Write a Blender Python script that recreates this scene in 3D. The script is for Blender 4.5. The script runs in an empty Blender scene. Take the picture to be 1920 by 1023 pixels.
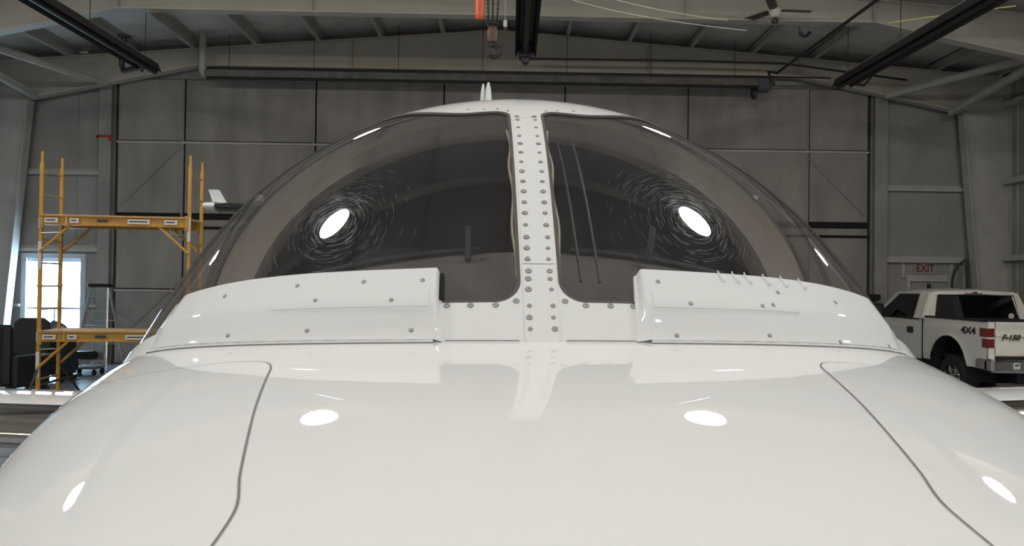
import bpy, math, random
import numpy as np
from mathutils import Vector, Matrix
random.seed(7)
rng = np.random.default_rng(7)
PI = math.pi
SC = bpy.context.scene
COL = SC.collection

# ------------------------------------------------------------------ camera
CAMZ = 1.9
FPX = 1450.0
def cam_basis(yaw=.0097, pitch=.0128, roll=.013):
    f = np.array([math.sin(yaw)*math.cos(pitch), math.cos(yaw)*math.cos(pitch), math.sin(pitch)])
    r = np.cross(f, [0, 0, 1]); r /= np.linalg.norm(r); u = np.cross(r, f)
    c, s = math.cos(roll), math.sin(roll)
    return f, c*r+s*u, -s*r+c*u
CF, CR, CU = cam_basis()
def at(px, py, Y):
    """world point at depth Y (metres in front of the photographer) in the direction measured in the photo"""
    v = CF+CR*(px-960)/FPX-CU*(py-511.5)/FPX
    v = v/v[1]*Y
    return Vector((v[0], v[1], v[2]+CAMZ))
cam_d = bpy.data.cameras.new('camera')
cam_d.sensor_width = 36; cam_d.lens = FPX/1920*36; cam_d.clip_start = .02; cam_d.clip_end = 200
cam = bpy.data.objects.new('camera', cam_d); COL.objects.link(cam)
m3 = Matrix(((CR[0], CU[0], -CF[0]), (CR[1], CU[1], -CF[1]), (CR[2], CU[2], -CF[2])))
cam.matrix_world = Matrix.Translation((0, 0, CAMZ)) @ m3.to_4x4()
SC.camera = cam

# ------------------------------------------------------------------ world, exposure
w = bpy.data.worlds.new('world'); SC.world = w; w.use_nodes = True
w.node_tree.nodes['Background'].inputs[0].default_value = (.75, .85, 1, 1)
w.node_tree.nodes['Background'].inputs[1].default_value = 1.0
SC.view_settings.view_transform = 'Standard'
SC.view_settings.look = 'None'
SC.view_settings.exposure = 0.0
SC.view_settings.gamma = 1.0
SC.view_settings.use_curve_mapping = False
LAMP_POWER = 112.0
LAMP_X = (-7.7, -2.65, 2.65, 7.7); LAMP_Y = (-8.9, -3.1, 2.75, 8.6); LAMP_Z = 6.2; LAMP_R = .28  # first row of lamps is added, fills forward-facing surfaces with light

# ------------------------------------------------------------------ materials
MAT = {}
def mat(name, col, rough=.5, metal=0., coat=0., coatr=.03, var=0., scale=6., bump=0., bscale=40., spec=.5, emit=None, estr=0., stretch=None):
    if name in MAT: return MAT[name]
    m = bpy.data.materials.new(name); m.use_nodes = True
    nt = m.node_tree; b = nt.nodes['Principled BSDF']
    b.inputs['Roughness'].default_value = rough; b.inputs['Metallic'].default_value = metal
    b.inputs['Coat Weight'].default_value = coat; b.inputs['Coat Roughness'].default_value = coatr
    b.inputs['Specular IOR Level'].default_value = spec
    c4 = (*col, 1)
    b.inputs['Base Color'].default_value = c4
    tc = nt.nodes.new('ShaderNodeTexCoord')
    if var > 0:
        n = nt.nodes.new('ShaderNodeTexNoise'); n.inputs['Scale'].default_value = scale; n.inputs['Detail'].default_value = 6
        if stretch:
            mp = nt.nodes.new('ShaderNodeMapping'); mp.inputs['Scale'].default_value = stretch
            nt.links.new(tc.outputs['Object'], mp.inputs[0]); nt.links.new(mp.outputs[0], n.inputs['Vector'])
        else: nt.links.new(tc.outputs['Object'], n.inputs['Vector'])
        mr = nt.nodes.new('ShaderNodeMapRange'); mr.inputs[1].default_value = .3; mr.inputs[2].default_value = .7
        mr.inputs[3].default_value = 1-var; mr.inputs[4].default_value = 1+var
        nt.links.new(n.outputs[0], mr.inputs[0])
        mx = nt.nodes.new('ShaderNodeMix'); mx.data_type = 'RGBA'; mx.blend_type = 'MULTIPLY'; mx.inputs[0].default_value = 1
        mx.inputs[6].default_value = c4
        nt.links.new(mr.outputs[0], mx.inputs[7]); nt.links.new(mx.outputs[2], b.inputs['Base Color'])
    if bump > 0:
        n2 = nt.nodes.new('ShaderNodeTexNoise'); n2.inputs['Scale'].default_value = bscale; n2.inputs['Detail'].default_value = 4
        nt.links.new(tc.outputs['Object'], n2.inputs['Vector'])
        bp = nt.nodes.new('ShaderNodeBump'); bp.inputs['Strength'].default_value = bump; bp.inputs['Distance'].default_value = .02
        nt.links.new(n2.outputs[0], bp.inputs['Height']); nt.links.new(bp.outputs[0], b.inputs['Normal'])
    if emit:
        b.inputs['Emission Color'].default_value = (*emit, 1); b.inputs['Emission Strength'].default_value = estr
    MAT[name] = m
    return m
def glass_mat(name, tint, ior=1.5, rough=.01, haze=0.):
    m = bpy.data.materials.new(name); m.use_nodes = True; nt = m.node_tree
    for n in list(nt.nodes): nt.nodes.remove(n)
    o = nt.nodes.new('ShaderNodeOutputMaterial'); mx = nt.nodes.new('ShaderNodeMixShader')
    t = nt.nodes.new('ShaderNodeBsdfTransparent'); t.inputs[0].default_value = (*tint, 1)
    g = nt.nodes.new('ShaderNodeBsdfGlossy'); g.inputs['Roughness'].default_value = rough
    lw = nt.nodes.new('ShaderNodeLayerWeight'); lw.inputs[0].default_value = .5          # thin sheet: same reflectance from both sides
    pw = nt.nodes.new('ShaderNodeMath'); pw.operation = 'POWER'; pw.inputs[1].default_value = 5; nt.links.new(lw.outputs['Facing'], pw.inputs[0])
    r0 = 2*((ior-1)/(ior+1))**2
    f = nt.nodes.new('ShaderNodeMath'); f.operation = 'MULTIPLY_ADD'; f.inputs[1].default_value = 1-r0; f.inputs[2].default_value = r0; nt.links.new(pw.outputs[0], f.inputs[0])
    nt.links.new(f.outputs[0], mx.inputs[0]); nt.links.new(t.outputs[0], mx.inputs[1]); nt.links.new(g.outputs[0], mx.inputs[2])
    last = mx
    if haze > 0:                          # thin dusty film
        df = nt.nodes.new('ShaderNodeBsdfDiffuse'); df.inputs[0].default_value = (.75, .73, .72, 1)
        m2 = nt.nodes.new('ShaderNodeMixShader'); m2.inputs[0].default_value = haze
        nt.links.new(mx.outputs[0], m2.inputs[1]); nt.links.new(df.outputs[0], m2.inputs[2]); last = m2
    nt.links.new(last.outputs[0], o.inputs[0]); MAT[name] = m
    return m
mat('paint', (.82, .815, .80), .6, coat=1., coatr=.012, spec=0.)
mat('paint_side', (.82, .815, .80), .6, coat=1., coatr=.012, spec=0.)
mat('seam', (.17, .163, .155), .8)
mat('sealant', (.62, .61, .57), .45, coat=.5)
mat('rubber_seal', (.10, .085, .07), .55)
mat('screw_head', (.62, .61, .58), .4)
mat('screw_gap', (.16, .155, .15), .8)
mat('bare_metal', (.62, .58, .53), .12, metal=1.)
mat('chrome', (.80, .80, .80), .08, metal=1.)
mat('boot_black', (.012, .012, .013), .22)
mat('tire', (.015, .015, .015), .8)
mat('cabin_dark', (.035, .033, .034), .8)
mat('cabin_beige', (.82, .75, .63), .6)
mat('bead_tan', (.40, .35, .28), .6)
mat('glare_shield', (.125, .118, .115), .7, bump=.2, bscale=200)
mat('black_plastic', (.012, .012, .012), .45)
mat('seat_leather', (.05, .047, .045), .5)
mat('scratch_glint', (.85, .83, .82), .3, spec=.8)  # pale colour holds the glint of fine scratches
MAT['scratch_glint'].node_tree.nodes['Principled BSDF'].inputs['Alpha'].default_value = .4
glass_mat('windshield_glass', (.80, .78, .78), haze=.025)
glass_mat('truck_glass', (.05, .05, .055))
mat('wall_paint', (.32, .305, .278), .85, var=.16, scale=1.1, bump=.15, bscale=14)
mat('door_paint', (.305, .28, .25), .85, var=.17, scale=2.2, bump=.2, bscale=10, stretch=(1, 1, .28))
mat('front_bounce', (.75, .74, .71), .7)
mat('girt_paint', (.46, .44, .40), .7, var=.1, scale=3)
mat('steel_cream', (.50, .46, .385), .6, var=.08, scale=1.2)
mat('insulation', (.64, .60, .54), .8, var=.15, scale=1.5, bump=.25, bscale=6)
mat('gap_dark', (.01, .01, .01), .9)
mat('concrete', (.30, .33, .37), .36, var=.25, scale=1.4, bump=.08, bscale=5)
mat('heater_dark', (.03, .028, .027), .5)
mat('box_slate', (.07, .08, .09), .5)
mat('heater_metal', (.30, .28, .25), .45, metal=.6, var=.2, scale=5)
mat('pipe_black', (.02, .02, .02), .5)
mat('pipe_cream', (.42, .40, .35), .6)
mat('hoist_orange', (.62, .10, .03), .45)
mat('chain_steel', (.05, .045, .04), .4, metal=.8)
mat('hook_rust', (.09, .045, .03), .55, var=.3, scale=30)
mat('scaffold_yellow', (.47, .26, .045), .42, var=.12, scale=8)
mat('rung_steel', (.60, .48, .30), .3, metal=.6)
mat('plywood', (.50, .33, .17), .65, var=.15, scale=6)
mat('sticker', (.60, .58, .54), .5)
mat('sticker_ink', (.03, .03, .03), .6)
mat('white_metal', (.70, .69, .67), .4)
mat('window_white', (.55, .58, .62), .5)
mat('daylight_pane', (.8, .9, 1.), .2, emit=(.50, .76, 1.), estr=24.0)
mat('exit_red', (.16, .018, .02), .6)
mat('sign_plate', (.34, .325, .295), .8)
mat('black_vinyl', (.012, .013, .016), .5)
mat('cart_grey', (.16, .16, .17), .5)
mat('tarp_blue', (.10, .12, .20), .35)
mat('aluminium', (.55, .55, .55), .35, metal=.8)
mat('truck_white', (.72, .69, .62), .3, coat=1., coatr=.05)
mat('truck_trim', (.012, .012, .012), .45)
mat('truck_gloss', (.02, .02, .02), .15)
mat('tail_red', (.16, .012, .012), .2, coat=1.)
mat('tail_clear', (.7, .62, .6), .15, coat=1.)
mat('badge_gold', (.10, .075, .03), .3, metal=.5)
mat('red_strap', (.45, .03, .02), .6)
mat('lamp_shell', (.35, .35, .35), .4, metal=.5)
mat('lamp_light', (1, 1, 1), .5, emit=(1., .982, .952), estr=LAMP_POWER)
mat('fan_white', (.6, .58, .52), .5)
mat('fan_blade', (.06, .05, .04), .5)
mat('cable_pale', (.85, .85, .72), .3)
mat('cable_yellow', (.85, .80, .22), .3)

# ------------------------------------------------------------------ mesh helpers
class MB:
    def __init__(s): s.v = []; s.f = []; s.m = []; s.sm = []
    def add(s, V, F, mi=0, smooth=False):
        o = len(s.v); s.v += [tuple(map(float, p)) for p in V]
        for q in F: s.f.append(tuple(i+o for i in q)); s.m.append(mi); s.sm.append(smooth)
        return s
    def box(s, a, b, mi=0, M=None):
        x0, y0, z0 = a; x1, y1, z1 = b
        V = [(x0,y0,z0),(x1,y0,z0),(x1,y1,z0),(x0,y1,z0),(x0,y0,z1),(x1,y0,z1),(x1,y1,z1),(x0,y1,z1)]
        if M is not None: V = [M @ Vector(p) for p in V]
        return s.add(V, [(0,3,2,1),(4,5,6,7),(0,1,5,4),(1,2,6,5),(2,3,7,6),(3,0,4,7)], mi)
    def bbox(s, a, b, bev=.01, mi=0, M=None):
        """box with chamfered vertical and horizontal edges"""
        x0, y0, z0 = a; x1, y1, z1 = b; c = bev
        V = []
        for z, i in ((z0, c), (z0+c, 0), (z1-c, 0), (z1, c)):
            V += [(x0+c+i,y0+i,z),(x1-c-i,y0+i,z),(x1-i,y0+c+i,z),(x1-i,y1-c-i,z),(x1-c-i,y1-i,z),(x0+c+i,y1-i,z),(x0+i,y1-c-i,z),(x0+i,y0+c+i,z)]
        if M is not None: V = [M @ Vector(p) for p in V]
        F = [tuple(range(7,-1,-1)), tuple(range(24,32))]
        for k in range(3):
            for j in range(8): F.append((k*8+j, k*8+(j+1)%8, k*8+8+(j+1)%8, k*8+8+j))
        return s.add(V, F, mi)
    def beam(s, p0, p1, w, h, mi=0, up=(0,0,1)):
        p0 = Vector(p0); p1 = Vector(p1); d = (p1-p0); L = d.length; d.normalize()
        u = Vector(up)
        if abs(d.dot(u)) > .98: u = Vector((0,1,0))
        x = d.cross(u).normalized(); z = x.cross(d)
        M = Matrix((( x.x, d.x, z.x, p0.x),(x.y, d.y, z.y, p0.y),(x.z, d.z, z.z, p0.z),(0,0,0,1)))
        return s.box((-w/2,0,-h/2),(w/2,L,h/2), mi, M)
    def tube(s, pts, r, seg=10, mi=0, caps=True, closed=False):
        P = [Vector(p) for p in pts]; n = len(P); R = r if hasattr(r, '__len__') else [r]*n
        V = []; prev = None
        for i in range(n):
            if closed: d = P[(i+1)%n]-P[i-1]
            else: d = P[min(i+1,n-1)]-P[max(i-1,0)]
            d.normalize()
            if prev is None:
                a = Vector((0,0,1)) if abs(d.z) < .9 else Vector((1,0,0)); prev = d.cross(a).normalized()
            prev = (prev-d*prev.dot(d)).normalized(); b = d.cross(prev)
            for k in range(seg):
                t = 2*PI*k/seg; V.append(P[i]+(prev*math.cos(t)+b*math.sin(t))*R[i])
        F = []
        for i in range(n if closed else n-1):
            j = (i+1) % n
            for k in range(seg): F.append((i*seg+k, i*seg+(k+1)%seg, j*seg+(k+1)%seg, j*seg+k))
        s.add(V, F, mi, True)
        if caps and not closed:
            o = len(s.v)-n*seg
            s.f.append(tuple(o+k for k in range(seg-1,-1,-1))); s.m.append(mi); s.sm.append(False)
            s.f.append(tuple(o+(n-1)*seg+k for k in range(seg))); s.m.append(mi); s.sm.append(False)
        return s
    def lathe(s, prof, o=(0,0,0), axis='z', seg=24, mi=0, smooth=True):
        o = Vector(o); V = []
        for r, h in prof:
            for k in range(seg):
                t = 2*PI*k/seg; a, b = r*math.cos(t), r*math.sin(t)
                p = {'z': (a,b,h), 'x': (h,a,b), 'y': (b,h,a)}[axis]
                V.append(o+Vector(p))
        F = []
        for i in range(len(prof)-1):
            for k in range(seg): F.append((i*seg+k, i*seg+(k+1)%seg, (i+1)*seg+(k+1)%seg, (i+1)*seg+k))
        return s.add(V, F, mi, smooth)
    def grid(s, G, mi=0, smooth=True, flip=False):
        G = np.asarray(G); a, b = G.shape[:2]
        V = G.reshape(-1, 3); F = []
        for i in range(a-1):
            for j in range(b-1):
                q = (i*b+j, i*b+j+1, (i+1)*b+j+1, (i+1)*b+j)
                F.append(q[::-1] if flip else q)
        return s.add(V, F, mi, smooth)
    def prism(s, poly, y0, y1, M=None, mi=0, plane='xz'):
        n = len(poly); V = []
        for y in (y0, y1):
            for a, b in poly: V.append({'xz': (a,y,b), 'yz': (y,a,b), 'xy': (a,b,y)}[plane])
        if M is not None: V = [M @ Vector(p) for p in V]
        F = [tuple(range(n)), tuple(range(2*n-1, n-1, -1))]
        for k in range(n): F.append((k, n+k, n+(k+1)%n, (k+1)%n))
        return s.add(V, F, mi)
    def build(s, name, mats, parent=None, sharp=35, loc=None, fix=True):
        me = bpy.data.meshes.new(name); me.from_pydata(s.v, [], s.f)
        for mm in ([mats] if isinstance(mats, str) else mats): me.materials.append(MAT[mm])
        me.polygons.foreach_set('material_index', s.m); me.polygons.foreach_set('use_smooth', s.sm)
        me.update()
        if fix:
            import bmesh
            bm = bmesh.new(); bm.from_mesh(me); bmesh.ops.remove_doubles(bm, verts=bm.verts, dist=1e-6)
            bmesh.ops.recalc_face_normals(bm, faces=bm.faces); bm.to_mesh(me); bm.free()
        if any(s.sm): me.set_sharp_from_angle(angle=math.radians(sharp))
        return link(name, me, parent, loc)
def link(name, me, parent=None, loc=None):
    o = bpy.data.objects.new(name, me); COL.objects.link(o)
    if parent is not None: o.parent = parent
    if loc is not None: o.location = loc
    return o
def empty(name, loc=(0,0,0), rot=(0,0,0)):
    o = bpy.data.objects.new(name, None); o.empty_display_size = .1; COL.objects.link(o)
    o.location = loc; o.rotation_euler = rot
    return o
def tag(o, label, cat, group=None, kind=None):
    o['label'] = label; o['category'] = cat
    if group: o['group'] = group
    if kind: o['kind'] = kind
    return o
def copy_tree(o, parent=None):
    c = o.copy(); COL.objects.link(c); c.parent = parent
    for ch in list(o.children): copy_tree(ch, c)
    return c
def text(name, s, size, m, parent, M, ext=.003, shear=0., bold=0.):
    cu = bpy.data.curves.new('t', 'FONT'); cu.body = s; cu.size = size; cu.extrude = ext; cu.shear = shear; cu.offset = bold
    cu.align_x = 'CENTER'; cu.align_y = 'CENTER'
    to = bpy.data.objects.new('t', cu); COL.objects.link(to)
    dg = bpy.context.evaluated_depsgraph_get()
    me = bpy.data.meshes.new_from_object(to.evaluated_get(dg)); bpy.data.objects.remove(to); bpy.data.curves.remove(cu)
    me.name = name; me.materials.clear(); me.materials.append(MAT[m]); me.transform(M)
    return link(name, me, parent)
def bez(p0, p1, p2, n=12):
    p0, p1, p2 = Vector(p0), Vector(p1), Vector(p2)
    return [(1-t)**2*p0+2*t*(1-t)*p1+t*t*p2 for t in [i/(n-1) for i in range(n)]]

# ================================================================== THE HANGAR
WY = 17.3                       # end wall
XL, XR = -11.45, 11.1           # side walls
RIDGE_X = -.2
def roof_z(x): return 7.42-.075*abs(x-RIDGE_X)
FRONT = -12.0

fl = MB().box((XL-.3, FRONT-.3, -.2), (XR+.3, WY+.6, 0)).build('floor', 'concrete')
tag(fl, 'smooth blue grey concrete hangar floor', 'floor', kind='structure')

# roof deck
rm = MB()
for a, b in ((XL-.3, RIDGE_X), (RIDGE_X, XR+.3)):
    za, zb = roof_z(a)+.24, roof_z(b)+.24
    rm.prism([(a, za), (b, zb), (b, zb+.15), (a, za+.15)], FRONT-.3, WY+.6)
ceil = rm.build('ceiling', 'insulation')
tag(ceil, 'dull beige insulated pitched hangar roof deck', 'ceiling', kind='structure')
pur_x = [x for x in np.arange(-10.9, 11, 1.36)]
for i, x in enumerate(pur_x):
    z = roof_z(x)
    p = MB(); p.box((x-.012, FRONT, z+.02), (x+.012, WY-.05, z+.235)).box((x-.07, FRONT, z+.0), (x+.012, WY-.05, z+.02)).box((x-.012, FRONT, z+.215), (x+.07, WY-.05, z+.235))
    p.build('purlin', 'girt_paint', ceil)

# rigid frames: tapered columns and rafters
def frame(Y, label, group=None):
    e = empty('roof_frame', (0, Y, 0)); tag(e, label, 'roof beam', group, kind='structure')
    for sx, xw, kn in ((-1, XL, -6.75), (1, XR, 6.4)):
        xi_t = xw-sx*1.05; xi_b = xw-sx*.55
        c = MB(); c.box((min(xw, xw-sx*.02), -.12, 0), (max(xw, xw-sx*.02), .12, 6.4))
        c.prism([(xw, 0), (xi_b, 0), (xi_t, 5.75), (xw, 6.4)] if sx > 0 else [(xw, 0), (xw, 6.4), (xi_t, 5.75), (xi_b, 0)], -.012, .012)
        c.beam((xi_b, 0, 0), (xi_t, 0, 5.75), .24, .025, up=(1,0,0)); c.build('column', 'girt_paint', e)
    bot = [(XL+1.05, 5.78), (-6.75, 6.56), (6.4, 6.52), (XR-1.05, 5.78)]
    top = [(XR, roof_z(XR)-.02), (RIDGE_X, 7.42), (XL, roof_z(XL)-.02)]
    r = MB(); r.prism([(XL, 6.3)]+bot+[(XR, 6.3)]+top, -.008, .008); r.build('rafter_web', 'steel_cream', e)
    f = MB()
    for (a, b), (c_, d) in zip(bot[:-1], bot[1:]): f.beam((a, 0, b), (c_, 0, d), .22, .022)
    f.build('bottom_flange', 'steel_cream', e)
    f = MB()
    for (a, b), (c_, d) in zip(top[:-1], top[1:]): f.beam((a, 0, b), (c_, 0, d), .22, .022)
    f.build('top_flange', 'steel_cream', e)
    for x in (-6.75, -3.4, 3.1, 6.4):
        zt = roof_z(x)-.03; s = MB().box((x-.008, -.1, 6.55), (x+.008, .1, zt)); s.build('stiffener', 'steel_cream', e)
    return e
frame(16.95, 'cream tapered steel roof frame hard against the end wall')
frame(13.45, 'cream tapered steel roof frame nearest in view across top of photo')
for Y in (9.8, 6.2, 2.6, -1.0, -4.6, -8.2): frame(Y, 'cream tapered steel roof frame overhead, out of the photo', 'overhead roof frames')

# end wall
wb = MB()
WIN = (-10.66, -9.36, .74, 2.36)
wb.box((XL-.3, WY, 0), (WIN[0], WY+.25, 6.9)).box((WIN[1], WY, 0), (-8.72, WY+.25, 7.2))
wb.box((WIN[0], WY, 0), (WIN[1], WY+.25, WIN[2])).box((WIN[0], WY, WIN[3]), (WIN[1], WY+.25, 6.9))
DR = (9.08, 9.98, 0, 2.06)
wb.box((8.22, WY, 0), (DR[0], WY+.25, 7.2)).box((DR[1], WY, 0), (XR+.3, WY+.25, 6.9)).box((DR[0], WY, DR[3]), (DR[1], WY+.25, 7.0))
wb.prism([(-8.72, 6.35), (8.22, 6.35), (8.22, 7.1), (RIDGE_X, 7.7), (-8.72, 7.1)], WY, WY+.25)
wallb = wb.build('wall_back', 'wall_paint'); tag(wallb, 'grey painted hangar end wall around the big door', 'wall', kind='structure')
bk = MB().box((-8.72, WY+.2, 0), (8.22, WY+.25, 6.35)).build('blackout_backing', 'gap_dark', wallb)  # added black sheet, stands for the darkness in the door's edge gaps
for x0, x1 in ((-9.0, -8.74), (8.24, 8.52)):
    MB().box((x0, WY-.16, 0), (x1, WY, 6.2)).build('post', 'wall_paint', wallb)
for (x0, x1, zs) in ((XL+.2, -9.0, (2.52, 4.22)), (8.52, XR-.8, (2.52, 4.12))):
    for z in zs:
        MB().box((x0, WY-.13, z-.05), (x1, WY, z-.03)).box((x0, WY-.03, z-.03), (x1, WY, z+.09)).box((x0, WY-.13, z-.03), (x1, WY-.12, z+.02)).build('girt', 'girt_paint', wallb)
MB().box((XL+.2, WY-.13, 1.24), (WIN[0]-.05, WY, 1.3)).box((WIN[1]+.05, WY-.13, 1.24), (-9.0, WY, 1.3)).build('girt', 'girt_paint', wallb)
# vertical liner joints on both side bays
for x in (-11.0, -9.55):
    MB().box((x-.012, WY-.012, 2.6), (x+.012, WY, 6.0)).build('joint_strip', 'door_paint', wallb)

# side walls and the wall behind the photographer
for nm, a, b, lab in (('wall_left', XL-.25, XL, 'grey hangar side wall at left'), ('wall_right', XR, XR+.25, 'grey hangar side wall at right')):
    o = MB().box((a, FRONT, 0), (b, WY, 6.75)).build(nm, 'wall_paint'); tag(o, lab, 'wall', kind='structure')
    sx = 1 if a < 0 else -1; xf = b if a < 0 else a
    for z in (1.3, 2.52, 4.2, 5.9):
        MB().box((min(xf, xf+sx*.16), FRONT, z), (max(xf, xf+sx*.16), WY-.2, z+.04)).box((min(xf+sx*.14, xf+sx*.16), FRONT, z+.04), (max(xf+sx*.14, xf+sx*.16), WY-.2, z+.12)).build('girt', 'girt_paint', o)
    for y in np.arange(-5, 17, 2.4):
        MB().box((min(xf, xf+sx*.02), y, 0), (max(xf, xf+sx*.02), y+.03, 6.6)).build('joint_strip', 'girt_paint', o)
o = MB().box((XL-.25, FRONT-.25, 0), (XR+.25, FRONT, 7.6)).build('wall_front', 'front_bounce')  # unseen wall, whitened to bounce light onto forward-facing surfaces
tag(o, 'white light-bouncing hangar wall behind the photographer', 'wall', kind='structure')
# knee braces beside the end frame
def brace(p0, p1, label):
    o = MB().beam(p0, p1, .10, .10).beam(Vector(p0)+Vector((0,0,.06)), Vector(p1)+Vector((0,0,.06)), .16, .012).build('wind_brace', 'girt_paint'); tag(o, label, 'brace', kind='structure')
brace(at(1664, 181, 16.8), at(1925, 112, 14.2), 'cream diagonal roof brace above the white pickup, upper of two')
brace(at(1782, 213, 16.8), at(1935, 126, 14.2), 'cream diagonal roof brace above the white pickup, lower of two')
brace(at(197, 157, 16.8), at(-30, 84, 14.2), 'cream diagonal roof brace above the scaffold, upper of two')
brace(at(66, 181, 16.8), at(-30, 128, 15.0), 'cream diagonal roof brace above the scaffold, lower of two')

# big hangar door
dr = empty('door_1', (0, WY, 0)); tag(dr, 'big grey panelled hangar door in the end wall', 'door', kind='structure')
dx = [-8.64, -7.15, -4.25, -1.40, 1.30, 4.06, 6.79, 8.13]; dz = [0, 1.66, 3.34, 4.95, 6.34]
for i in range(7):
    for j in range(4):
        top = dz[j+1]-(.13 if j == 1 else .014)
        MB().bbox((dx[i]+.018, -.07, dz[j]+.014), (dx[i+1]-.018, .0, top), .008).build('panel', 'door_paint', dr)
MB().box((-8.64, -.03, .0), (8.13, .05, 6.34)).build('core', 'gap_dark', dr)
for z in (1.66, 4.95): MB().box((-8.64, -.10, z-.055), (8.13, -.065, z-.008)).build('rail', 'girt_paint', dr)
for x in dx[1:-1]: MB().box((x-.055, -.09, .02), (x-.014, -.065, 6.34)).build('mullion', 'door_paint', dr)
MB().box((-8.64, -.09, 3.0), (8.13, -.066, 3.06)).build('rail', 'gap_dark', dr)
for sx, x in ((1, -8.64), (-1, 8.13)):
    for z in (.5, 3.5):
        MB().beam((x+sx*.1, -.085, z), (x+sx*1.4, -.085, z+1.3), .035, .02).build('stiffener', 'door_paint', dr)

# window
wn = empty('window_1', ((WIN[0]+WIN[1])/2, WY, WIN[2])); tag(wn, 'bright daylit sash window behind the yellow scaffold', 'window', kind='structure')
hw = (WIN[1]-WIN[0])/2; hh = WIN[3]-WIN[2]
f = MB()
f.box((-hw-.06, -.05, -.06), (-hw+.05, .2, hh+.06)).box((hw-.05, -.05, -.06), (hw+.06, .2, hh+.06)).box((-hw+.05, -.05, hh-.04), (hw-.05, .2, hh+.06)).box((-hw+.05, -.09, -.06), (hw-.05, .2, .04))
f.build('window_frame', 'window_white', wn)
MB().box((-hw+.05, .02, hh-.12), (hw-.05, .10, hh-.04)).build('head_rail', 'window_white', wn)
MB().box((-hw+.05, .0, .44), (hw-.05, .10, .49)).build('meeting_rail', 'window_white', wn)
MB().box((-.02, .03, .04), (.02, .09, .44)).build('muntin', 'window_white', wn)
MB().box((-hw+.05, .05, .49), (hw-.05, .06, hh-.12)).build('pane', 'daylight_pane', wn)
MB().box((-hw+.05, .05, .04), (-.02, .06, .44)).build('pane', 'daylight_pane', wn)
MB().box((.02, .05, .04), (hw-.05, .06, .44)).build('pane', 'daylight_pane', wn)

# exit door
ed = empty('door_2', (9.53, WY, 0)); tag(ed, 'grey exit door beyond the white pickup', 'door', kind='structure')
MB().box((-.51, -.05, 0), (-.43, .06, 2.13)).box((.43, -.05, 0), (.51, .06, 2.13)).box((-.43, -.05, 2.05), (.43, .06, 2.13)).build('frame', 'girt_paint', ed)
MB().box((-.43, .0, .01), (.43, .045, 2.045)).build('leaf', 'wall_paint', ed)
MB().box((-.5, .20, 0), (.5, .25, 2.1)).build('blackout_backing', 'gap_dark', ed)  # added black sheet, keeps outside light out of the leaf's gaps
MB().box((-.03, -.06, 1.72), (.03, .0, 2.0)).build('closer', 'heater_dark', ed)
MB().lathe([(.0,-.05),(.03,-.05),(.03,0)], (-.36, .0, 1.0), 'y', 12).build('knob', 'chrome', ed)
for x in (-.62, .46): MB().box((x, -.05, 2.13), (x+.07, 0, 2.52)).build('casing', 'girt_paint', ed)
MB().box((-.56, -.05, 2.13), (.46, 0, 2.2)).build('casing', 'girt_paint', ed)
sg = empty('exit_sign', (9.44, WY-.02, 2.34)); tag(sg, 'grey sign with red EXIT lettering above the exit door', 'sign')
MB().box((-.24, -.02, -.13), (.24, .02, .13)).build('plate', 'sign_plate', sg)
text('lettering', 'EXIT', .245, 'exit_red', sg, Matrix.Translation((0, -.023, 0)) @ Matrix.Rotation(PI/2, 4, 'X') @ Matrix.Diagonal((.82, 1, 1, 1)), bold=.004)

# ================================================================== THE AIRPLANE
YAW, ROLL = .035, .007
plane = empty('airplane', (.066+ROLL*1.8, 1.25, 0), (0, -ROLL, YAW))
tag(plane, 'glossy white airplane seen nose on with two curved windshield panes', 'airplane')
# section functions; x sideways, y towards the tail, z above the photographer's eye height
def herm(Y, kx, ky):
    kx = np.array(kx, float); ky = np.array(ky, float); d = np.diff(ky)/np.diff(kx)
    m = np.zeros(len(kx)); m[1:-1] = [0 if d[i]*d[i+1] <= 0 else 2*d[i]*d[i+1]/(d[i]+d[i+1]) for i in range(len(d)-1)]
    m[0] = d[0]; m[-1] = d[-1]
    Y = np.clip(np.asarray(Y, float), kx[0], kx[-1]); i = np.clip(np.searchsorted(kx, Y)-1, 0, len(d)-1)
    h = kx[i+1]-kx[i]; u = (Y-kx[i])/h
    return (1+2*u)*(1-u)**2*ky[i]+u*(1-u)**2*h*m[i]+u*u*(3-2*u)*ky[i+1]+u*u*(u-1)*h*m[i+1]
YT = .2; NS = 2.8
def f_a(Y):
    q = np.clip((np.asarray(Y, float)-YT)/1.5, 0, 1)
    return .842*(1-(1-q)**1.25)**.3
def f_zc(Y): return herm(Y, [.2, .6, 1.2, 1.7, 2.15], [-.42, -.40, -.27, -.225, -.217])
def f_zt(Y):
    Y = np.asarray(Y, float); k = np.sqrt(np.clip(1-(1-np.clip((Y-YT)/.5, 0, 1))**2, 0, 1)); zc = f_zc(Y)
    return zc+(-.10-(1.25-Y)*.109-.10*(1.25-np.minimum(Y, 1.25))**2-zc)*k
def f_zb(Y): return herm(Y, [.2, .35, .8, 1.6, 2.6, 5.6, 9.3], [-.42, -.66, -.95, -1.18, -1.25, -1.2, -.25])
def nose_z(x, Y):
    q = np.clip(1-(np.abs(x)/np.maximum(f_a(Y), 1e-6))**NS, 0, 1)**(1/NS)
    return f_zc(Y)+(f_zt(Y)-f_zc(Y))*q
DA, DB, DZ, YR, THM = .848, .645, -.15, 2.15, math.radians(96)
XB, YB0, SW = .828, 1.277, .30
def f_yb(x): return YB0+SW*(np.abs(x)/XB)**3
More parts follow.
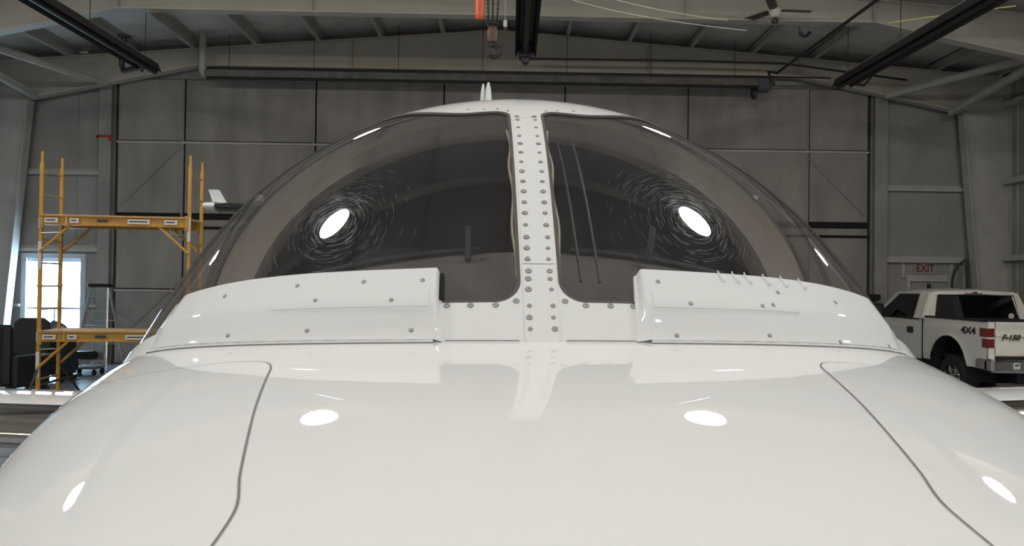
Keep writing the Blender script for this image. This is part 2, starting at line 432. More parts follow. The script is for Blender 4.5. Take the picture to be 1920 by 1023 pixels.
def loft(s, t):
    s, t = np.broadcast_arrays(np.asarray(s, float), np.asarray(t, float))
    sg_ = np.where(s < 0, -1., 1.); s = np.abs(s); th = THM*s
    xb = XB*np.sin(s*PI/2); yb = f_yb(xb); zb = nose_z(xb, yb)
    rx = DA*np.sin(th); rz = DZ+DB*np.cos(th); yc = 1.73+.14*s**1.5
    b0 = (1-t)**2; b1 = 2*t*(1-t); b2 = t*t
    return np.stack([sg_*(b0*xb+b1*rx+b2*rx), b0*yb+b1*yc+b2*YR, b0*zb+b1*rz+b2*rz], -1)
def lnorm(s, t, e=1e-3):
    s = np.clip(s, -.985, .985); t = np.asarray(t)
    n = np.cross(loft(s+e, t)-loft(s-e, t), loft(s, t+e)-loft(s, t-e))
    return n/np.linalg.norm(n, axis=-1, keepdims=True)
def loft_off(s, t, h):
    h = np.asarray(h)
    return loft(s, t)+lnorm(s, t)*(h[..., None] if h.ndim else h)
def L(p):                                   # to the airplane's own origin on the floor
    p = np.array(p, float).copy(); p[..., 1] -= 1.25; p[..., 2] += CAMZ
    return p
# ---- nose upper skin: from the tip back to the foot of the windshield
ph = np.linspace(-PI/2, PI/2, 121)
ybase = np.full_like(ph, YB0)
for _ in range(30):
    xx = f_a(ybase)*np.abs(np.sin(ph))**(2/NS); ybase = f_yb(np.minimum(xx, XB))
vv = np.linspace(0, 1, 70)**1.3
YY = YT+.0005+(ybase[None, :]-YT-.0005)*vv[:, None]
XX = f_a(YY)*np.sign(ph)*np.abs(np.sin(ph))**(2/NS)
ZZ = f_zc(YY)+(f_zt(YY)-f_zc(YY))*np.cos(np.broadcast_to(ph, YY.shape))**(2/NS)
MB().grid(L(np.stack([XX, YY, ZZ], -1))).build('nose_skin', 'paint', plane, sharp=60)
# ---- belly and lower sides, nose tip to tail
def aft_a(Y): return herm(Y, [1.7, 2.6, 5.4, 9.3], [.842, .85, .84, .16])
def body_a(Y): return np.where(Y < 1.7, f_a(Y), aft_a(Y))
def aft_top(Y): return herm(Y, [2.15, 4.5, 6.5, 9.3], [DZ+DB, DZ+DB, .42, .30])
ys = np.concatenate([YT+.0005+(1.7-YT)*np.linspace(0, 1, 60)**1.6, np.linspace(1.75, 9.3, 60)])
pl_ = np.linspace(PI/2, 3*PI/2, 49)
a = body_a(ys)[:, None]; zc = np.where(ys < 2.15, f_zc(ys), herm(ys, [2.15, 5.4, 9.3], [-.217, -.2, .1]))[:, None]; zb = f_zb(ys)[:, None]
X = a*np.sign(np.sin(pl_))*np.abs(np.sin(pl_))**(2/2.2); Z = zc+(zc-zb)*np.sign(np.cos(pl_))*np.abs(np.cos(pl_))**(2/2.2)
MB().grid(L(np.stack([X, np.repeat(ys[:, None], 49, 1), Z], -1))).build('belly_skin', 'paint', plane, sharp=60)
# ---- roof and aft upper skin behind the cockpit glass
ya = np.concatenate([np.linspace(YR, 2.4, 6), np.linspace(2.6, 9.3, 50)])
pt = np.linspace(-THM, THM, 81)
ax = np.where(ya < 2.6, herm(ya, [2.15, 2.6], [DA, .85]), aft_a(ya))[:, None]; zt = aft_top(ya)[:, None]; zca = herm(ya, [2.15, 5.4, 9.3], [DZ, DZ, .1])[:, None]
G = np.stack([ax*np.sin(pt), np.repeat(ya[:, None], 81, 1), zca+(zt-zca)*np.cos(pt)], -1)
MB().grid(L(G)).build('roof_skin', 'paint', plane, sharp=60)
# ---- windshield frame and panes
S0, RS, T0, RT = .027, .034, .058, .032
def sm(x): x = np.clip(x, 0, 1); return x*x*(3-2*x)
def t1_(s): return .61+.39*sm((np.abs(s)-.085)/.30)
def t_lo(s):
    d = np.clip((S0+RS-np.abs(s))/RS, 0, 1); return T0+RT*(1-np.sqrt(1-d*d))
def t_hi(s):
    d = np.clip((S0+RS*.8-np.abs(s))/(RS*.8), 0, 1); return t1_(s)-.035*(1-np.sqrt(1-d*d))
s_cols = np.concatenate([S0+RS*(1-np.cos(np.linspace(0, PI/2, 12))), np.linspace(S0+RS, .40, 40)[1:], np.linspace(.40, 1, 60)[1:]])
fr = MB()
sp = np.linspace(-S0, S0, 9); tp = np.linspace(0, 1, 100)
fr.grid(L(loft(sp[:, None], tp[None, :])))
for sg_ in (-1, 1):
    c = s_cols[:, None]*sg_; k = np.linspace(0, 1, 8)[None, :]
    fr.grid(L(loft(c, k*t_lo(c))))
    cs = s_cols[s_cols < .386][:, None]*sg_; k = np.linspace(0, 1, 30)[None, :]
    h = t_hi(cs); fr.grid(L(loft(cs, h+(1-h)*k)))
fr.build('windshield_frame', 'paint', plane, sharp=60)
for sg_ in (-1, 1):
    c = s_cols[:, None]*sg_; k = np.linspace(0, 1, 90)[None, :]
    lo, hi = t_lo(c), t_hi(c); tt = lo+(hi-lo)*k
    g = MB().grid(L(loft_off(c, tt, -.006+0*tt*c))).build('windshield_pane', 'windshield_glass', plane, sharp=180)
    g['label'] = 'tinted windshield pane, %s of centre post' % ('left' if sg_ < 0 else 'right')
    # rubber edging round the pane
    e = [(s_cols[60]*sg_, float(t_lo(s_cols[60])))]+[(s*sg_, float(t_lo(s))) for s in s_cols[59::-1]]
    e += [(S0*sg_, t) for t in np.linspace(T0+RT, float(t_hi(S0)), 60)[1:-1]]+[(s*sg_, float(t_hi(s))) for s in s_cols[:50]]
    e = np.array(e)
    MB().tube(L(loft_off(e[:, 0], e[:, 1], -.003+0*e[:, 0])), .0042, 6).build('rubber_seal', 'rubber_seal', g)
    # sealant bead inside the post edge
    tt = np.linspace(.10, .5, 40); bead = loft_off(np.full(40, (S0+.004)*sg_)+.002*np.sin(tt*40)*sg_, tt, np.full(40, -.008))
    MB().tube(L(bead), .003, 6).build('sealant_bead', 'bead_tan', g)
    # scratch glints ringing the lamp reflection, drawn as pale arcs
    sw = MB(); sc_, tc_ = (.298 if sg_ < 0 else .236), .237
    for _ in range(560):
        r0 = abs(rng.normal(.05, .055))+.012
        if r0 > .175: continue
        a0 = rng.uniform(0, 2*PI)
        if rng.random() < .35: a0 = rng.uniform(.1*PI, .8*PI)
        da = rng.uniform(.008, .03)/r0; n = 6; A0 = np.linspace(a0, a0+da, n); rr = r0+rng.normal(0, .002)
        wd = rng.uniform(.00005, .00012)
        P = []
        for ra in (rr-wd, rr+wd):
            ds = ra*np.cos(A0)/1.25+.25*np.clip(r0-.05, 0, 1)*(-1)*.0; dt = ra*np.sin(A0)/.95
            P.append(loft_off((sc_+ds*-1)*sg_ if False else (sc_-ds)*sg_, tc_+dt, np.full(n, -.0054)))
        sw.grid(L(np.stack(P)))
    o = sw.build('scratch_glints', 'scratch_glint', g, fix=False); o['kind'] = 'stuff'
# raised cover strips over the centre post
def strip(name, t0, t1, hw, h, foot=False):
    n = 60; tt = np.linspace(t0, t1, n)
    prof = [(-1, 0), (-1, 1), (1, 1), (1, 0)]
    rows = []
    for k, t in enumerate(tt):
        hk = hw
        if foot and t < t0+.012: hk = hw*(.72+.28*math.sqrt(max(0, 1-((t0+.012-t)/.012)**2)))
        rows.append([loft_off(np.array(q*hk/1.30), np.array(t), np.array(h*w_ - .0008)) for q, w_ in prof])
    m = MB().grid(L(np.array(rows)), smooth=False)
    m.build(name, 'paint', plane)
strip('post_strip', .118, .556, .0275, .0022)
strip('post_strip', -.004, .116, .0290, .0026, True)
strip('post_strip', .558, .60, .0275, .0018)
# screws
sc_m = MB()
sc_m.lathe([(.0001, .0012), (.0036, .0012), (.0042, .0004)], seg=10, mi=0).lathe([(.0042, .0004), (.0054, .0003), (.0060, -.001)], seg=10, mi=1)
sc_m.box((-.0030, -.0006, .0008), (.0030, .0006, .0015), 1).box((-.0006, -.0030, .0008), (.0006, .0030, .0015), 1)
first = sc_m.build('screw', ['screw_head', 'screw_gap'], plane); SCREW = first.data; bpy.data.objects.remove(first)
def screw(p, n, k=1.):
    o = link('screw', SCREW, plane)
    q = Vector(n).to_track_quat('Z', 'Y'); q = q @ Matrix.Rotation(random.uniform(0, 3), 3, 'Z').to_quaternion()
    o.rotation_euler = q.to_euler(); o.location = Vector(L(p)); o.scale = (k, k, k)
def screw_l(s, t, h, k=1.): screw(loft_off(np.array(s), np.array(t), np.array(h)), lnorm(np.array(s), np.array(t)), k)
pil_t = [.565, .542, .498, .456, .423, .389, .356, .326, .297, .270, .243, .218, .192, .167, .146, .126, .105, .092, .075, .050, .033, .017]
for t in pil_t:
    hs = .0145 if t > .08 else .0155
    for sg_ in (-1, 1): screw_l(sg_*hs+random.uniform(-.0006, .0006), t, .0022, random.choice((.75, .9, 1., 1.05)) if sg_ < 0 else random.choice((.7, .8, .95)))
for s in (.123, .092, .059, .032):
    for sg_ in (-1, 1): screw_l(sg_*s, .052 if s > .04 else .058, .0004, 1.)
for s, t in ((-.045, .632), (-.028, .612), (.036, .618), (.056, .630), (-.068, .634), (.085, .64), (-.095, .645)): screw_l(s, t, .0004, .7)
def nose_pt(x, Y, h=0.):
    e = 1e-3; x = np.asarray(x, float); Y = np.asarray(Y, float)
    z = nose_z(x, Y); dzx = (nose_z(x+e, Y)-nose_z(x-e, Y))/(2*e); dzy = (nose_z(x, Y+e)-nose_z(x, Y-e))/(2*e)
    n = np.stack([-dzx, -dzy, np.ones_like(z)], -1); n /= np.linalg.norm(n, axis=-1, keepdims=True)
    h = np.asarray(h)
    return np.stack([x, Y, z], -1)+n*(h[..., None] if h.ndim else h)
# white fairing covers across the lower glass
def cov_edge_t(s): return .100+.020*sm((np.abs(s)-.15)/.45)
CI, CO0, CO1 = .136, .665, .600
def cov_s(u, v): return (CI+.004*(1-v))+(CO0+(CO1-CO0)*v-CI)*u
def cov_h(u, v):
    e = .022*(1-.55*sm((u-.9)/.1))
    lo = sm(v/.5); return e*(.40+.60*lo)
def cov(u, v, dh=0.):
    s = cov_s(u, v); t = cov_edge_t(s)*v
    return s, t, cov_h(u, v)+dh
def cov_pt(sg_, u, v, dh=0.):
    u, v = np.broadcast_arrays(np.asarray(u, float), np.asarray(v, float))
    s, t, h = cov(u, v, dh)
    return loft_off(sg_*s, t, h)
def cov_uv(s, t):
    u, v = .5, .5
    for _ in range(40):
        v = t/cov_edge_t(s); u = (s-CI-.004*(1-v))/(CO0+(CO1-CO0)*v-CI)
    return u, v
for sg_ in (-1, 1):
    uu = np.concatenate([np.linspace(0, .03, 8), np.linspace(.03, .97, 60)[1:], np.linspace(.97, 1, 5)[1:]]); v_ = np.concatenate([np.linspace(0, .2, 14), np.linspace(.2, 1, 30)[1:]])
    U, V = np.meshgrid(uu, v_, indexing='ij')
    s, t, h = cov(U, V)
    top = loft_off(sg_*s, t, h)
    c = MB().grid(L(top))
    def skirt(i, j):
        r0 = top[i, j]; r1 = loft_off(sg_*s[i, j], t[i, j], -.004+0*s[i, j]); c.grid(L(np.stack([r0, r1])), smooth=False)
    skirt(-1, slice(None)); skirt(slice(None), -1); skirt(slice(None), 0)
    cv = c.build('windshield_cover', 'paint', plane, sharp=50)
    cv['label'] = 'white fairing over the lower %s windshield' % ('left' if sg_ < 0 else 'right')
    # flange at the inner edge
    fl_ = MB(); rows = []
    for v in np.linspace(0, 1, 24):
        s0, t0, h0 = cov(np.array(0.), np.array(v)); w_ = (.006+.010*(1-v)) if sg_ > 0 else (.005+.004*(1-v)); h0 = float(h0)
        rows.append([loft_off(sg_*(s0-q), t0, np.array(hh_)) for q, hh_ in ((0, h0), (w_*.25, h0*.93), (w_*.45, h0*.75), (w_*.8, .004), (w_*1.2, .0025), (w_*1.25, -.003))])
    fl_.grid(L(np.array(rows))); fl_.build('cover_flange', 'paint', cv)
    # doubler plate
    U0, V0 = cov_uv(.146, .045); U1, V1 = cov_uv(.368, .045)
    a_, b_ = np.meshgrid(np.linspace(U0, U1, 40), np.linspace(.40, .64, 10), indexing='ij')
    d = MB(); tp_ = cov_pt(sg_, a_, b_, .0024); d.grid(L(tp_))
    for ij in ((0, slice(None)), (-1, slice(None)), (slice(None), 0), (slice(None), -1)):
        d.grid(L(np.stack([tp_[ij], cov_pt(sg_, a_[ij], b_[ij], -.002)])), smooth=False)
    d.build('doubler_plate', 'paint', cv, sharp=50)
    lst = [(.460,.086),(.332,.085),(.234,.082),(.154,.080),(.194,.049),(.300,.054),(.168,.012),(.312,.014),(.446,.012),(.582,.091)] if sg_ < 0 else [(.156,.080),(.338,.078),(.452,.077),(.196,.046),(.304,.049),(.322,.052),(.174,.006),(.312,.009),(.446,.003),(.588,.004)]
    for s, t in lst:
        u, v = cov_uv(s, t); dh = .0026 if (U0 < u < U1 and .40 < v < .64) else .0003
        s2, t2, h2 = cov(np.array(u), np.array(v)); screw(loft_off(sg_*s2, t2, h2+dh), lnorm(sg_*s2, t2), .72)
    # sealed joint along the foot of the cover
    u_ = np.linspace(0, 1, 60); s2, t2, h2 = cov(u_, 0*u_); xb_ = XB*np.sin(s2*PI/2)
    MB().tube(L(nose_pt(sg_*xb_, f_yb(xb_)-.0085, .0004)), .0014, 6).build('foot_seam', 'seam', cv)
    MB().tube(L(nose_pt(sg_*xb_, f_yb(xb_)-.004, .001+.0006*np.sin(u_*90))), .0045, 6).build('sealant_bead', 'paint', cv)
    if sg_ > 0:
        for s, t in ((.246,.103),(.268,.103),(.288,.102),(.320,.100),(.352,.100),(.388,.100)):
            u, v = cov_uv(s, t); vv2 = np.linspace(1.02, .84, 9)
            MB().tube(L(cov_pt(1, u+.012*(1-vv2)/.2, np.minimum(vv2, 1.), .0015)+np.outer((vv2 > 1)*.004, [0, 0, 1])), [.0012,.0016,.0018,.002,.0022,.0026,.0034,.0038,.0012], 8).build('sealant_drip', 'paint', cv)
# dark hinge strip at the left cover's inner edge
s2 = np.full(12, -(CI-.006)); t2 = np.linspace(.058, .098, 12)
MB().tube(L(loft_off(s2, t2, .006+0*t2)), .005, 6).build('hinge_strip', 'gap_dark', plane)
# sill joint across the base of the centre post
for a0, a1 in ((-.125, -.03), (.03, .125)):
    s2 = np.linspace(a0, a1, 20); MB().tube(L(loft_off(s2, .002+0*s2, 0*s2+.0002)), .0008, 5).build('sill_seam', 'seam', plane)
# nose compartment doors: raised skins with a dark joint
for sg_ in (-1, 1):
    ky = [.46, .52, .58, .63, .69, .765, .85, .95, 1.045, 1.13]; kx = [.50, .41, .352, .325, .320, .337, .355, .375, .391, .404]
    yy = np.linspace(.46, 1.13, 50); edge = [(float(herm(y, ky, kx)), y) for y in yy]
    edge += [(.411, 1.155), (.422, 1.174), (.440, 1.187), (.47, 1.196)]
    for x in np.linspace(.50, .79, 24): edge.append((x, 1.201+.09*((x-.5)/.29)**2.4))
    e = np.array(edge)
    # seam groove
    w_ = .0009; P0 = nose_pt(e[:, 0]*sg_, e[:, 1], .0004)
    dd = np.gradient(e, axis=0); nn = np.stack([-dd[:, 1], dd[:, 0]], -1); nn /= np.linalg.norm(nn, axis=1, keepdims=True)
    q0 = e-nn*w_; q1 = e+nn*w_
    door = MB()
    # door skin: rows from the seam down over the shoulder
    inner = q1 if nn[20, 0]*1 > 0 else q0
    inner = np.where((inner[:, :1] > e[:, :1]), inner, q0 if inner is q1 else q1)
    rows = []
    for y in np.linspace(.47, 1.19, 70):
        xi = np.interp(y, e[:54, 1], e[:54, 0])+.002; xo = float(f_a(y))*.985
        xs = xi+(xo-xi)*np.linspace(0, 1, 40)**.8
        rows.append(nose_pt(xs*sg_, np.full(40, y), .0007))
    for k in np.linspace(.15, 1, 12):
        row = []
        xo = float(f_a(1.25))*.985; xi = .442+.02*k
        xs = xi+(xo-xi)*np.linspace(0, 1, 40)**.8
        yt = np.interp(xs, e[50:, 0], e[50:, 1])-.002
        rows.append(nose_pt(xs*sg_, 1.19+(np.minimum(yt, 1.28)-1.19)*k, .0007))
    door.grid(L(np.array(rows)))
    dd_ = door.build('nose_door', 'paint_side', plane, sharp=60)
    dd_['label'] = 'nose baggage door skin on the %s' % ('left' if sg_ < 0 else 'right')
    sm_ = MB().grid(L(np.stack([nose_pt(q0[:, 0]*sg_, q0[:, 1], .0011), nose_pt(q1[:, 0]*sg_, q1[:, 1], .0011)])))
    sm_.build('door_seam', 'seam', dd_)
# ---- cockpit interior
th = np.linspace(-1.75, 1.75, 61)
def ring(Y, k, drop=0.): return np.stack([DA*k*np.sin(th), np.full_like(th, Y), DZ+DB*k*np.cos(th)-drop], -1)
MB().grid(L(np.stack([ring(2.135, .985), ring(2.15, .97), ring(2.20, .90), ring(2.23, .893), ring(2.36, .91)]))).build('cockpit_bow', 'cabin_beige', plane)
MB().grid(L(np.stack([ring(2.34, .955), ring(2.8, .955), ring(3.6, .95)]))).build('cabin_liner', 'cabin_dark', plane)
bh = MB(); r0 = ring(3.6, .955); bh.grid(L(np.stack([r0, r0*np.array([0, 1, 0])+np.array([0, 0, -.4])]))); bh.build('cabin_bulkhead', 'cabin_dark', plane)
xs = np.linspace(-.78, .78, 61)
def deck(k, z0): return np.stack([xs*(1-.02*k), f_yb(xs)+.02+(1.74-f_yb(xs)*1)*k*np.ones_like(xs) if k < 1 else 1.76-.10*(xs/.78)**2, nose_z(xs*.98, f_yb(xs))*(1-k)+k*(z0-.17*(xs/.78)**2)-.005], -1)
dk = MB().grid(L(np.stack([deck(0, 0), deck(.3, .075), deck(.7, .075), deck(1, .075)]))); dk.build('glare_shield', 'glare_shield', plane)
e1 = deck(1, .075); dn = e1.copy(); dn[:, 2] -= .35; dn[:, 1] += .03
MB().grid(L(np.stack([e1, dn]))).build('instrument_panel', 'cabin_dark', plane)
for sg_ in (-1, 1):
    q = e1[(xs*sg_ > .10) & (xs*sg_ < .76)]+np.array([0, 0, .008]); MB().tube(L(q), .0075, 8).build('glare_shield_trim', 'black_plastic', plane)
    x = .265*sg_ if sg_ > 0 else -.13; MB().tube(L(np.array([(x, 1.70, .05), (x+.014*(sg_ > 0), 1.72, .085), (x+.022*(sg_ > 0), 1.74, .125)])), .0075, 8).build('standby_post', 'black_plastic', plane)
    st = empty('seat', tuple(L(np.array([.36*sg_, 2.35, -.75])))); st.parent = plane
    MB().bbox((-.22, -.02, -.1), (.22, .12, .62), .04).build('seat_back', 'seat_leather', st)
    MB().bbox((-.13, .0, .66), (.13, .09, .86), .035).build('headrest', 'seat_leather', st)
    MB().bbox((-.23, -.45, -.22), (.23, .02, -.08), .04).build('seat_cushion', 'seat_leather', st)
for k, x in enumerate((.085, .115)):
    p = [loft_off(np.array(x/1.3+.004*k-.02*t), np.array(t), np.array(-.05)) for t in np.linspace(.12, .55, 24)]
    MB().tube(L(np.array(p)), .0026, 8).build('defog_tube', 'seat_leather', plane)
# ---- wings
def airfoil(n=28, tk=.15):
    u = (1-np.cos(np.linspace(0, PI, n)))/2; y = tk/.2*(.2969*np.sqrt(u)-.126*u-.3516*u**2+.2843*u**3-.1036*u**4)
    return u, y
def wing_part(name, m, x0, x1, le0, le1, c0, c1, z0, z1, tk, part, parent, n=30, k0=0., k1=1.):
    u, y = airfoil(n, tk); rows = []
    for k in np.linspace(k0, k1, 12):
        x = x0+(x1-x0)*k; le = le0+(le1-le0)*k; c = c0+(c1-c0)*k; z = z0+(z1-z0)*k
        up = np.stack([np.full(n, x), le+u*c, z+y*c], -1); lo = np.stack([np.full(n, x), le+u*c, z-y*c*.8], -1)
        loop = np.concatenate([up[::-1], lo[1:]]); i = n-1
        if part == 'boot':
            loop = loop[i-8:i+10]
            d = np.gradient(loop, axis=0); nn = np.stack([0*d[:, 0], d[:, 2], -d[:, 1]], -1); nn /= np.linalg.norm(nn, axis=1, keepdims=True)+1e-9
            if nn[8, 1] > 0: nn = -nn
            loop = loop+nn*.005
        rows.append(loop)
    rows = np.array(rows); g = MB().grid(L(rows))
    if part != 'boot': g.add(L(rows[-1]), [tuple(range(len(rows[-1])))])
    return g.build(name, m, parent, sharp=40)
for sg_ in (-1, 1):
    wg = wing_part('wing', 'paint', .6*sg_, 5.6*sg_, 3.95, 4.25, 1.9, 1.15, -.88, -.68, .16, 'all', plane)
    wing_part('leading_edge_boot', 'bare_metal', .6*sg_, 5.6*sg_, 3.95, 4.25, 1.9, 1.15, -.88, -.68, .16, 'boot', wg, k0=.05)
    for z, r in ((-.92, .004), (-.97, .004)):
        MB().tube(L(np.array([(.85*sg_, 3.965, z), (5.5*sg_, 4.27, z+.19)])), r, 6).build('boot_rib', 'seam', wg)
    # tailplane
    tz0, tz1 = .62, .80
    tp_ = wing_part('tailplane', 'paint', .1*sg_, 2.95*sg_, 7.9, 8.35, 1.35, .75, tz0, tz1, .13, 'all', plane)
    wing_part('deice_boot', 'boot_black', .1*sg_, 2.95*sg_, 7.9, 8.35, 1.35, .75, tz0, tz1, .13, 'boot', tp_, k0=.15, k1=.985)
    wing_part('tip_cap', 'paint', 2.93*sg_, 3.05*sg_, 8.34, 8.40, .72, .60, tz1-.001, tz1+.006, .16, 'all', tp_)
    MB().prism([(2.97*sg_, tz1+.02), (3.03*sg_, tz1+.19), (2.93*sg_, tz1+.19), (2.83*sg_, tz1+.02)], 8.52-1.25, 8.58-1.25, Matrix.Translation((0, 0, CAMZ))).build('tip_fin', 'paint', tp_)
    MB().prism([(2.52*sg_, -.05), (2.68*sg_, .05), (2.0*sg_, .05), (1.2*sg_, -.18), (1.5*sg_, -.22)], 8.9-1.25, 8.93-1.25, Matrix.Translation((0, 0, CAMZ+tz1-.05))).build('elevator_tab', 'paint', tp_)
    MB().tube(L(np.array([(2.2*sg_, 9.0, tz1-.12), (2.17*sg_, 9.05, tz1-.28)])), .006, 6).build('static_wick', 'white_metal', tp_)
    MB().bbox((-.04, -.05, -.02), (.04, .05, .05), .01, M=Matrix.Translation((2.42*sg_, 8.28-1.25, CAMZ+.86))).build('tail_fitting', 'white_metal', tp_)
u, y = airfoil(24, .1); rows = []
for k in np.linspace(0, 1, 8):
    le, c, z = 7.6+.9*k, 1.9-.9*k, .25+.95*k
    rows.append(np.concatenate([np.stack([y*c, le+u*c, np.full(24, z)], -1)[::-1], np.stack([-y*c, le+u*c, np.full(24, z)], -1)[1:]]))
MB().grid(L(np.array(rows))).add(L(rows[-1]), [tuple(range(47))]).build('tail_fin', 'paint', plane)
# ---- roof antenna: swept polished blade with a fine mast beside it
an = MB(); rows = []
for k in np.linspace(0, 1, 10):
    c = .10*(1-.35*k); tw = .016*(1-.45*k**2)*(1 if k < .93 else .6); tt = np.linspace(0, 2*PI, 20, endpoint=False)
    rows.append(np.stack([-.075+tw*np.cos(tt), 2.62+.05*k+c*np.sin(tt)*.5, .485+.20*k+0*tt], -1))
rows = np.array(rows); rows = np.concatenate([rows, rows[:, :1]], 1)
an.grid(L(rows)); an.add(L(rows[-1][:-1]), [tuple(range(20))]); ant = an.build('roof_antenna', 'paint', plane)
MB().tube(L(np.array([(-.100, 2.66, .485), (-.094, 2.68, .66), (-.093, 2.685, .69)])), [.011, .007, .003], 8).build('antenna_mast', 'paint', ant)
# ---- landing gear
def gear(x, Y, ztop, r):
    g = empty('landing_gear', tuple(L(np.array([x, Y, -CAMZ])))); g.parent = plane
    MB().tube([(0, 0, r+.02), (0, 0, ztop)], .04, 12).tube([(0, .02, r+.3), (0, .25, ztop)], .02, 8).build('strut', 'chrome', g)
    w_ = MB().lathe([(r*.55, -.07), (r*.9, -.075), (r, -.045), (r, .045), (r*.9, .075), (r*.55, .07)], (0.12, 0, r), 'x', 28).build('tyre', 'tire', g)
    MB().lathe([(.001, -.05), (r*.56, -.05), (r*.56, .05), (.001, .05)], (0.12, 0, r), 'x', 24).build('hub', 'aluminium', g)
    MB().tube([(0, 0, r), (.12, 0, r)], .025, 8).build('axle', 'chrome', g)
gear(0, .95, 1.2, .21); gear(-2.1, 4.9, 1.2, .28); gear(2.1, 4.9, 1.25, .28)

# ================================================================== LAMPS
def make_lamp():
    e = empty('high_bay_lamp')
    MB().lathe([(.03, .36), (.09, .36), (.11, .30), (.11, .16), (.16, .14), (.30, .02), (.30, .0), (.285, .0), (.16, .11), (.001, .12)], seg=28).build('housing', 'lamp_shell', e)
    MB().lathe([(LAMP_R*math.cos(v), -.13*math.sin(v)) for v in np.linspace(0, PI/2-.001, 8)], seg=24).build('lens', 'lamp_light', e)
    MB().tube([(0, 0, .36), (0, 0, 1.6)], .012, 8).build('hanger', 'pipe_black', e)
    return e
lamp0 = make_lamp(); k = 0
for j, Y in enumerate(LAMP_Y):
    for i, x in enumerate(LAMP_X):
        o = lamp0 if k == 0 else copy_tree(lamp0); k += 1
        o.location = (x, Y, LAMP_Z)
        for c in o.children:
            if c.name.startswith('hanger'): c.scale = (1, 1, 1); c.location = (0, 0, roof_z(x)+.24-LAMP_Z-1.6)
        tag(o, 'round hanging high bay lamp, %s from the left in the %s row over the airplane' % (('first', 'second', 'third', 'fourth')[i], ('added frontmost fill', 'second', 'third', 'rearmost')[j]), 'lamp', 'high bay lamps')

# ================================================================== TUBE HEATERS
def heater(p0, p1, label, wide=.34, elbow=None):
    p0, p1 = Vector(p0), Vector(p1); e = empty('tube_heater', tuple(p1)); tag(e, label, 'heater')
    a = p0-p1; d = a.normalized(); x = d.cross(Vector((0, 0, 1))).normalized(); z = Vector((0, 0, 1))
    prof = [(-wide/2, -.05), (-wide*.30, .11), (wide*.30, .11), (wide/2, -.05)]
    r = MB(); rows = np.array([[tuple(a*k+x*u+z*v) for u, v in prof] for k in (0, 1)]); r.grid(rows, smooth=False)
    rows2 = np.array([[tuple(a*k+x*u*1.03+z*(v+.012)) for u, v in prof] for k in (0, 1)]); r.grid(rows2, smooth=False, flip=True); r.build('reflector', 'heater_dark', e, fix=False)
    MB().tube([tuple(a*0+d*-.12), tuple(a)], .055, 12).build('burner_tube', 'heater_dark', e)
    for u in (-wide*.30, wide*.30): MB().tube([tuple(x*u+z*.12), tuple(a+x*u+z*.12)], .008, 6).build('edge_rod', 'pipe_cream', e)
    n = int(a.length/2.2)
    for k in range(n+1):
        q = a*(k+.15)/(n+1); up = roof_z(p1.x+q.x)+.1-(p1.z+q.z)
        MB().tube([tuple(q+z*.1), tuple(q+z*up)], .006, 6).build('hanger_rod', 'pipe_black', e)
    return e
h = heater((-6.55, 3.0, 5.72), at(285, 131, 14.4), 'dark radiant tube heater running towards the camera at upper left')
MB().tube([tuple(at(285, 131, 14.4)-h.location+Vector((0, -.3, -.02))), tuple(at(232, 133, 14.6)-h.location), tuple(at(228, 122, 14.6)-h.location), tuple(at(228, 108, 14.6)-h.location), tuple(at(232, 100, 14.6)-h.location), tuple(at(233, 70, 14.6)-h.location)], .05, 10).build('flue_pipe', 'heater_dark', h)
MB().lathe([(.02, 0), (.13, -.02), (.13, .02), (.02, .06)], tuple(at(233, 69, 14.6)-h.location), 'z', 14).build('flue_collar', 'heater_dark', h)
h = heater((6.25, 3.0, 5.62), at(1577, 160, 14.4), 'dark radiant tube heater running towards the camera at upper right')
MB().tube([tuple(at(1585, 155, 14.4)-h.location), tuple(at(1620, 160, 14.5)-h.location), tuple(at(1632, 146, 14.5)-h.location), tuple(at(1636, 138, 14.5)-h.location)], .025, 8).build('gas_line', 'heater_dark', h)
h = heater(Vector((at(1003, 0, 7).x+.02, 7.2, at(985, 100, 13.9).z)), at(985, 104, 13.9), 'dark radiant tube heater straight above the windshield centre post', .36)
MB().bbox((-.12, -.28, -.10), (.12, .0, .12), .02).build('burner_box', 'heater_dark', h)
MB().lathe([(.001, -.06), (.07, -.05), (.075, .0), (.07, .10)], (0, -.16, -.12), 'y', 14).build('end_cap', 'heater_dark', h)
# cross heater under the end frame
A0, A1 = at(388, 141, 16.5), at(1418, 160, 16.5); A1.z = A0.z-.02
e = empty('tube_heater', tuple(A1)); tag(e, 'long dark tube heater hung crosswise along the top of the hangar door', 'heater')
a = A0-A1; Z_ = Vector((0, 0, 1))
rows = np.array([[tuple(a*k+Vector((0, u, v))) for u, v in ((-.16, -.06), (-.10, .10), (.10, .10), (.16, -.06))] for k in (0, 1)]); MB().grid(rows, smooth=False).build('reflector', 'heater_metal', e, fix=False)
MB().tube([tuple(Vector((0, 0, -.035))), tuple(a+Vector((0, 0, -.035)))], .055, 12).build('burner_tube', 'heater_dark', e)
MB().tube([tuple(Vector((1.6, 0, .17))), tuple(a+Vector((0, 0, .17)))], .018, 8).build('gas_line', 'pipe_black', e)
MB().bbox((0, -.14, -.15), (.28, .14, .13), .025).build('burner_box', 'box_slate', e)
MB().lathe([(.02, -.06), (.10, -.05), (.10, .04), (.02, .05)], (-.06, -.05, -.20), 'x', 14).tube([(-.06, -.05, -.2), (-.06, -.05, -.32)], .05, 10).build('fan_housing', 'heater_dark', e)
MB().tube([tuple(a+Vector((0, 0, .02))), tuple(a+Vector((-.06, 0, .02))), tuple(a+Vector((-.10, 0, .07))), tuple(a+Vector((-.10, 0, .95)))], .075, 12).build('flue_pipe', 'pipe_cream', e)
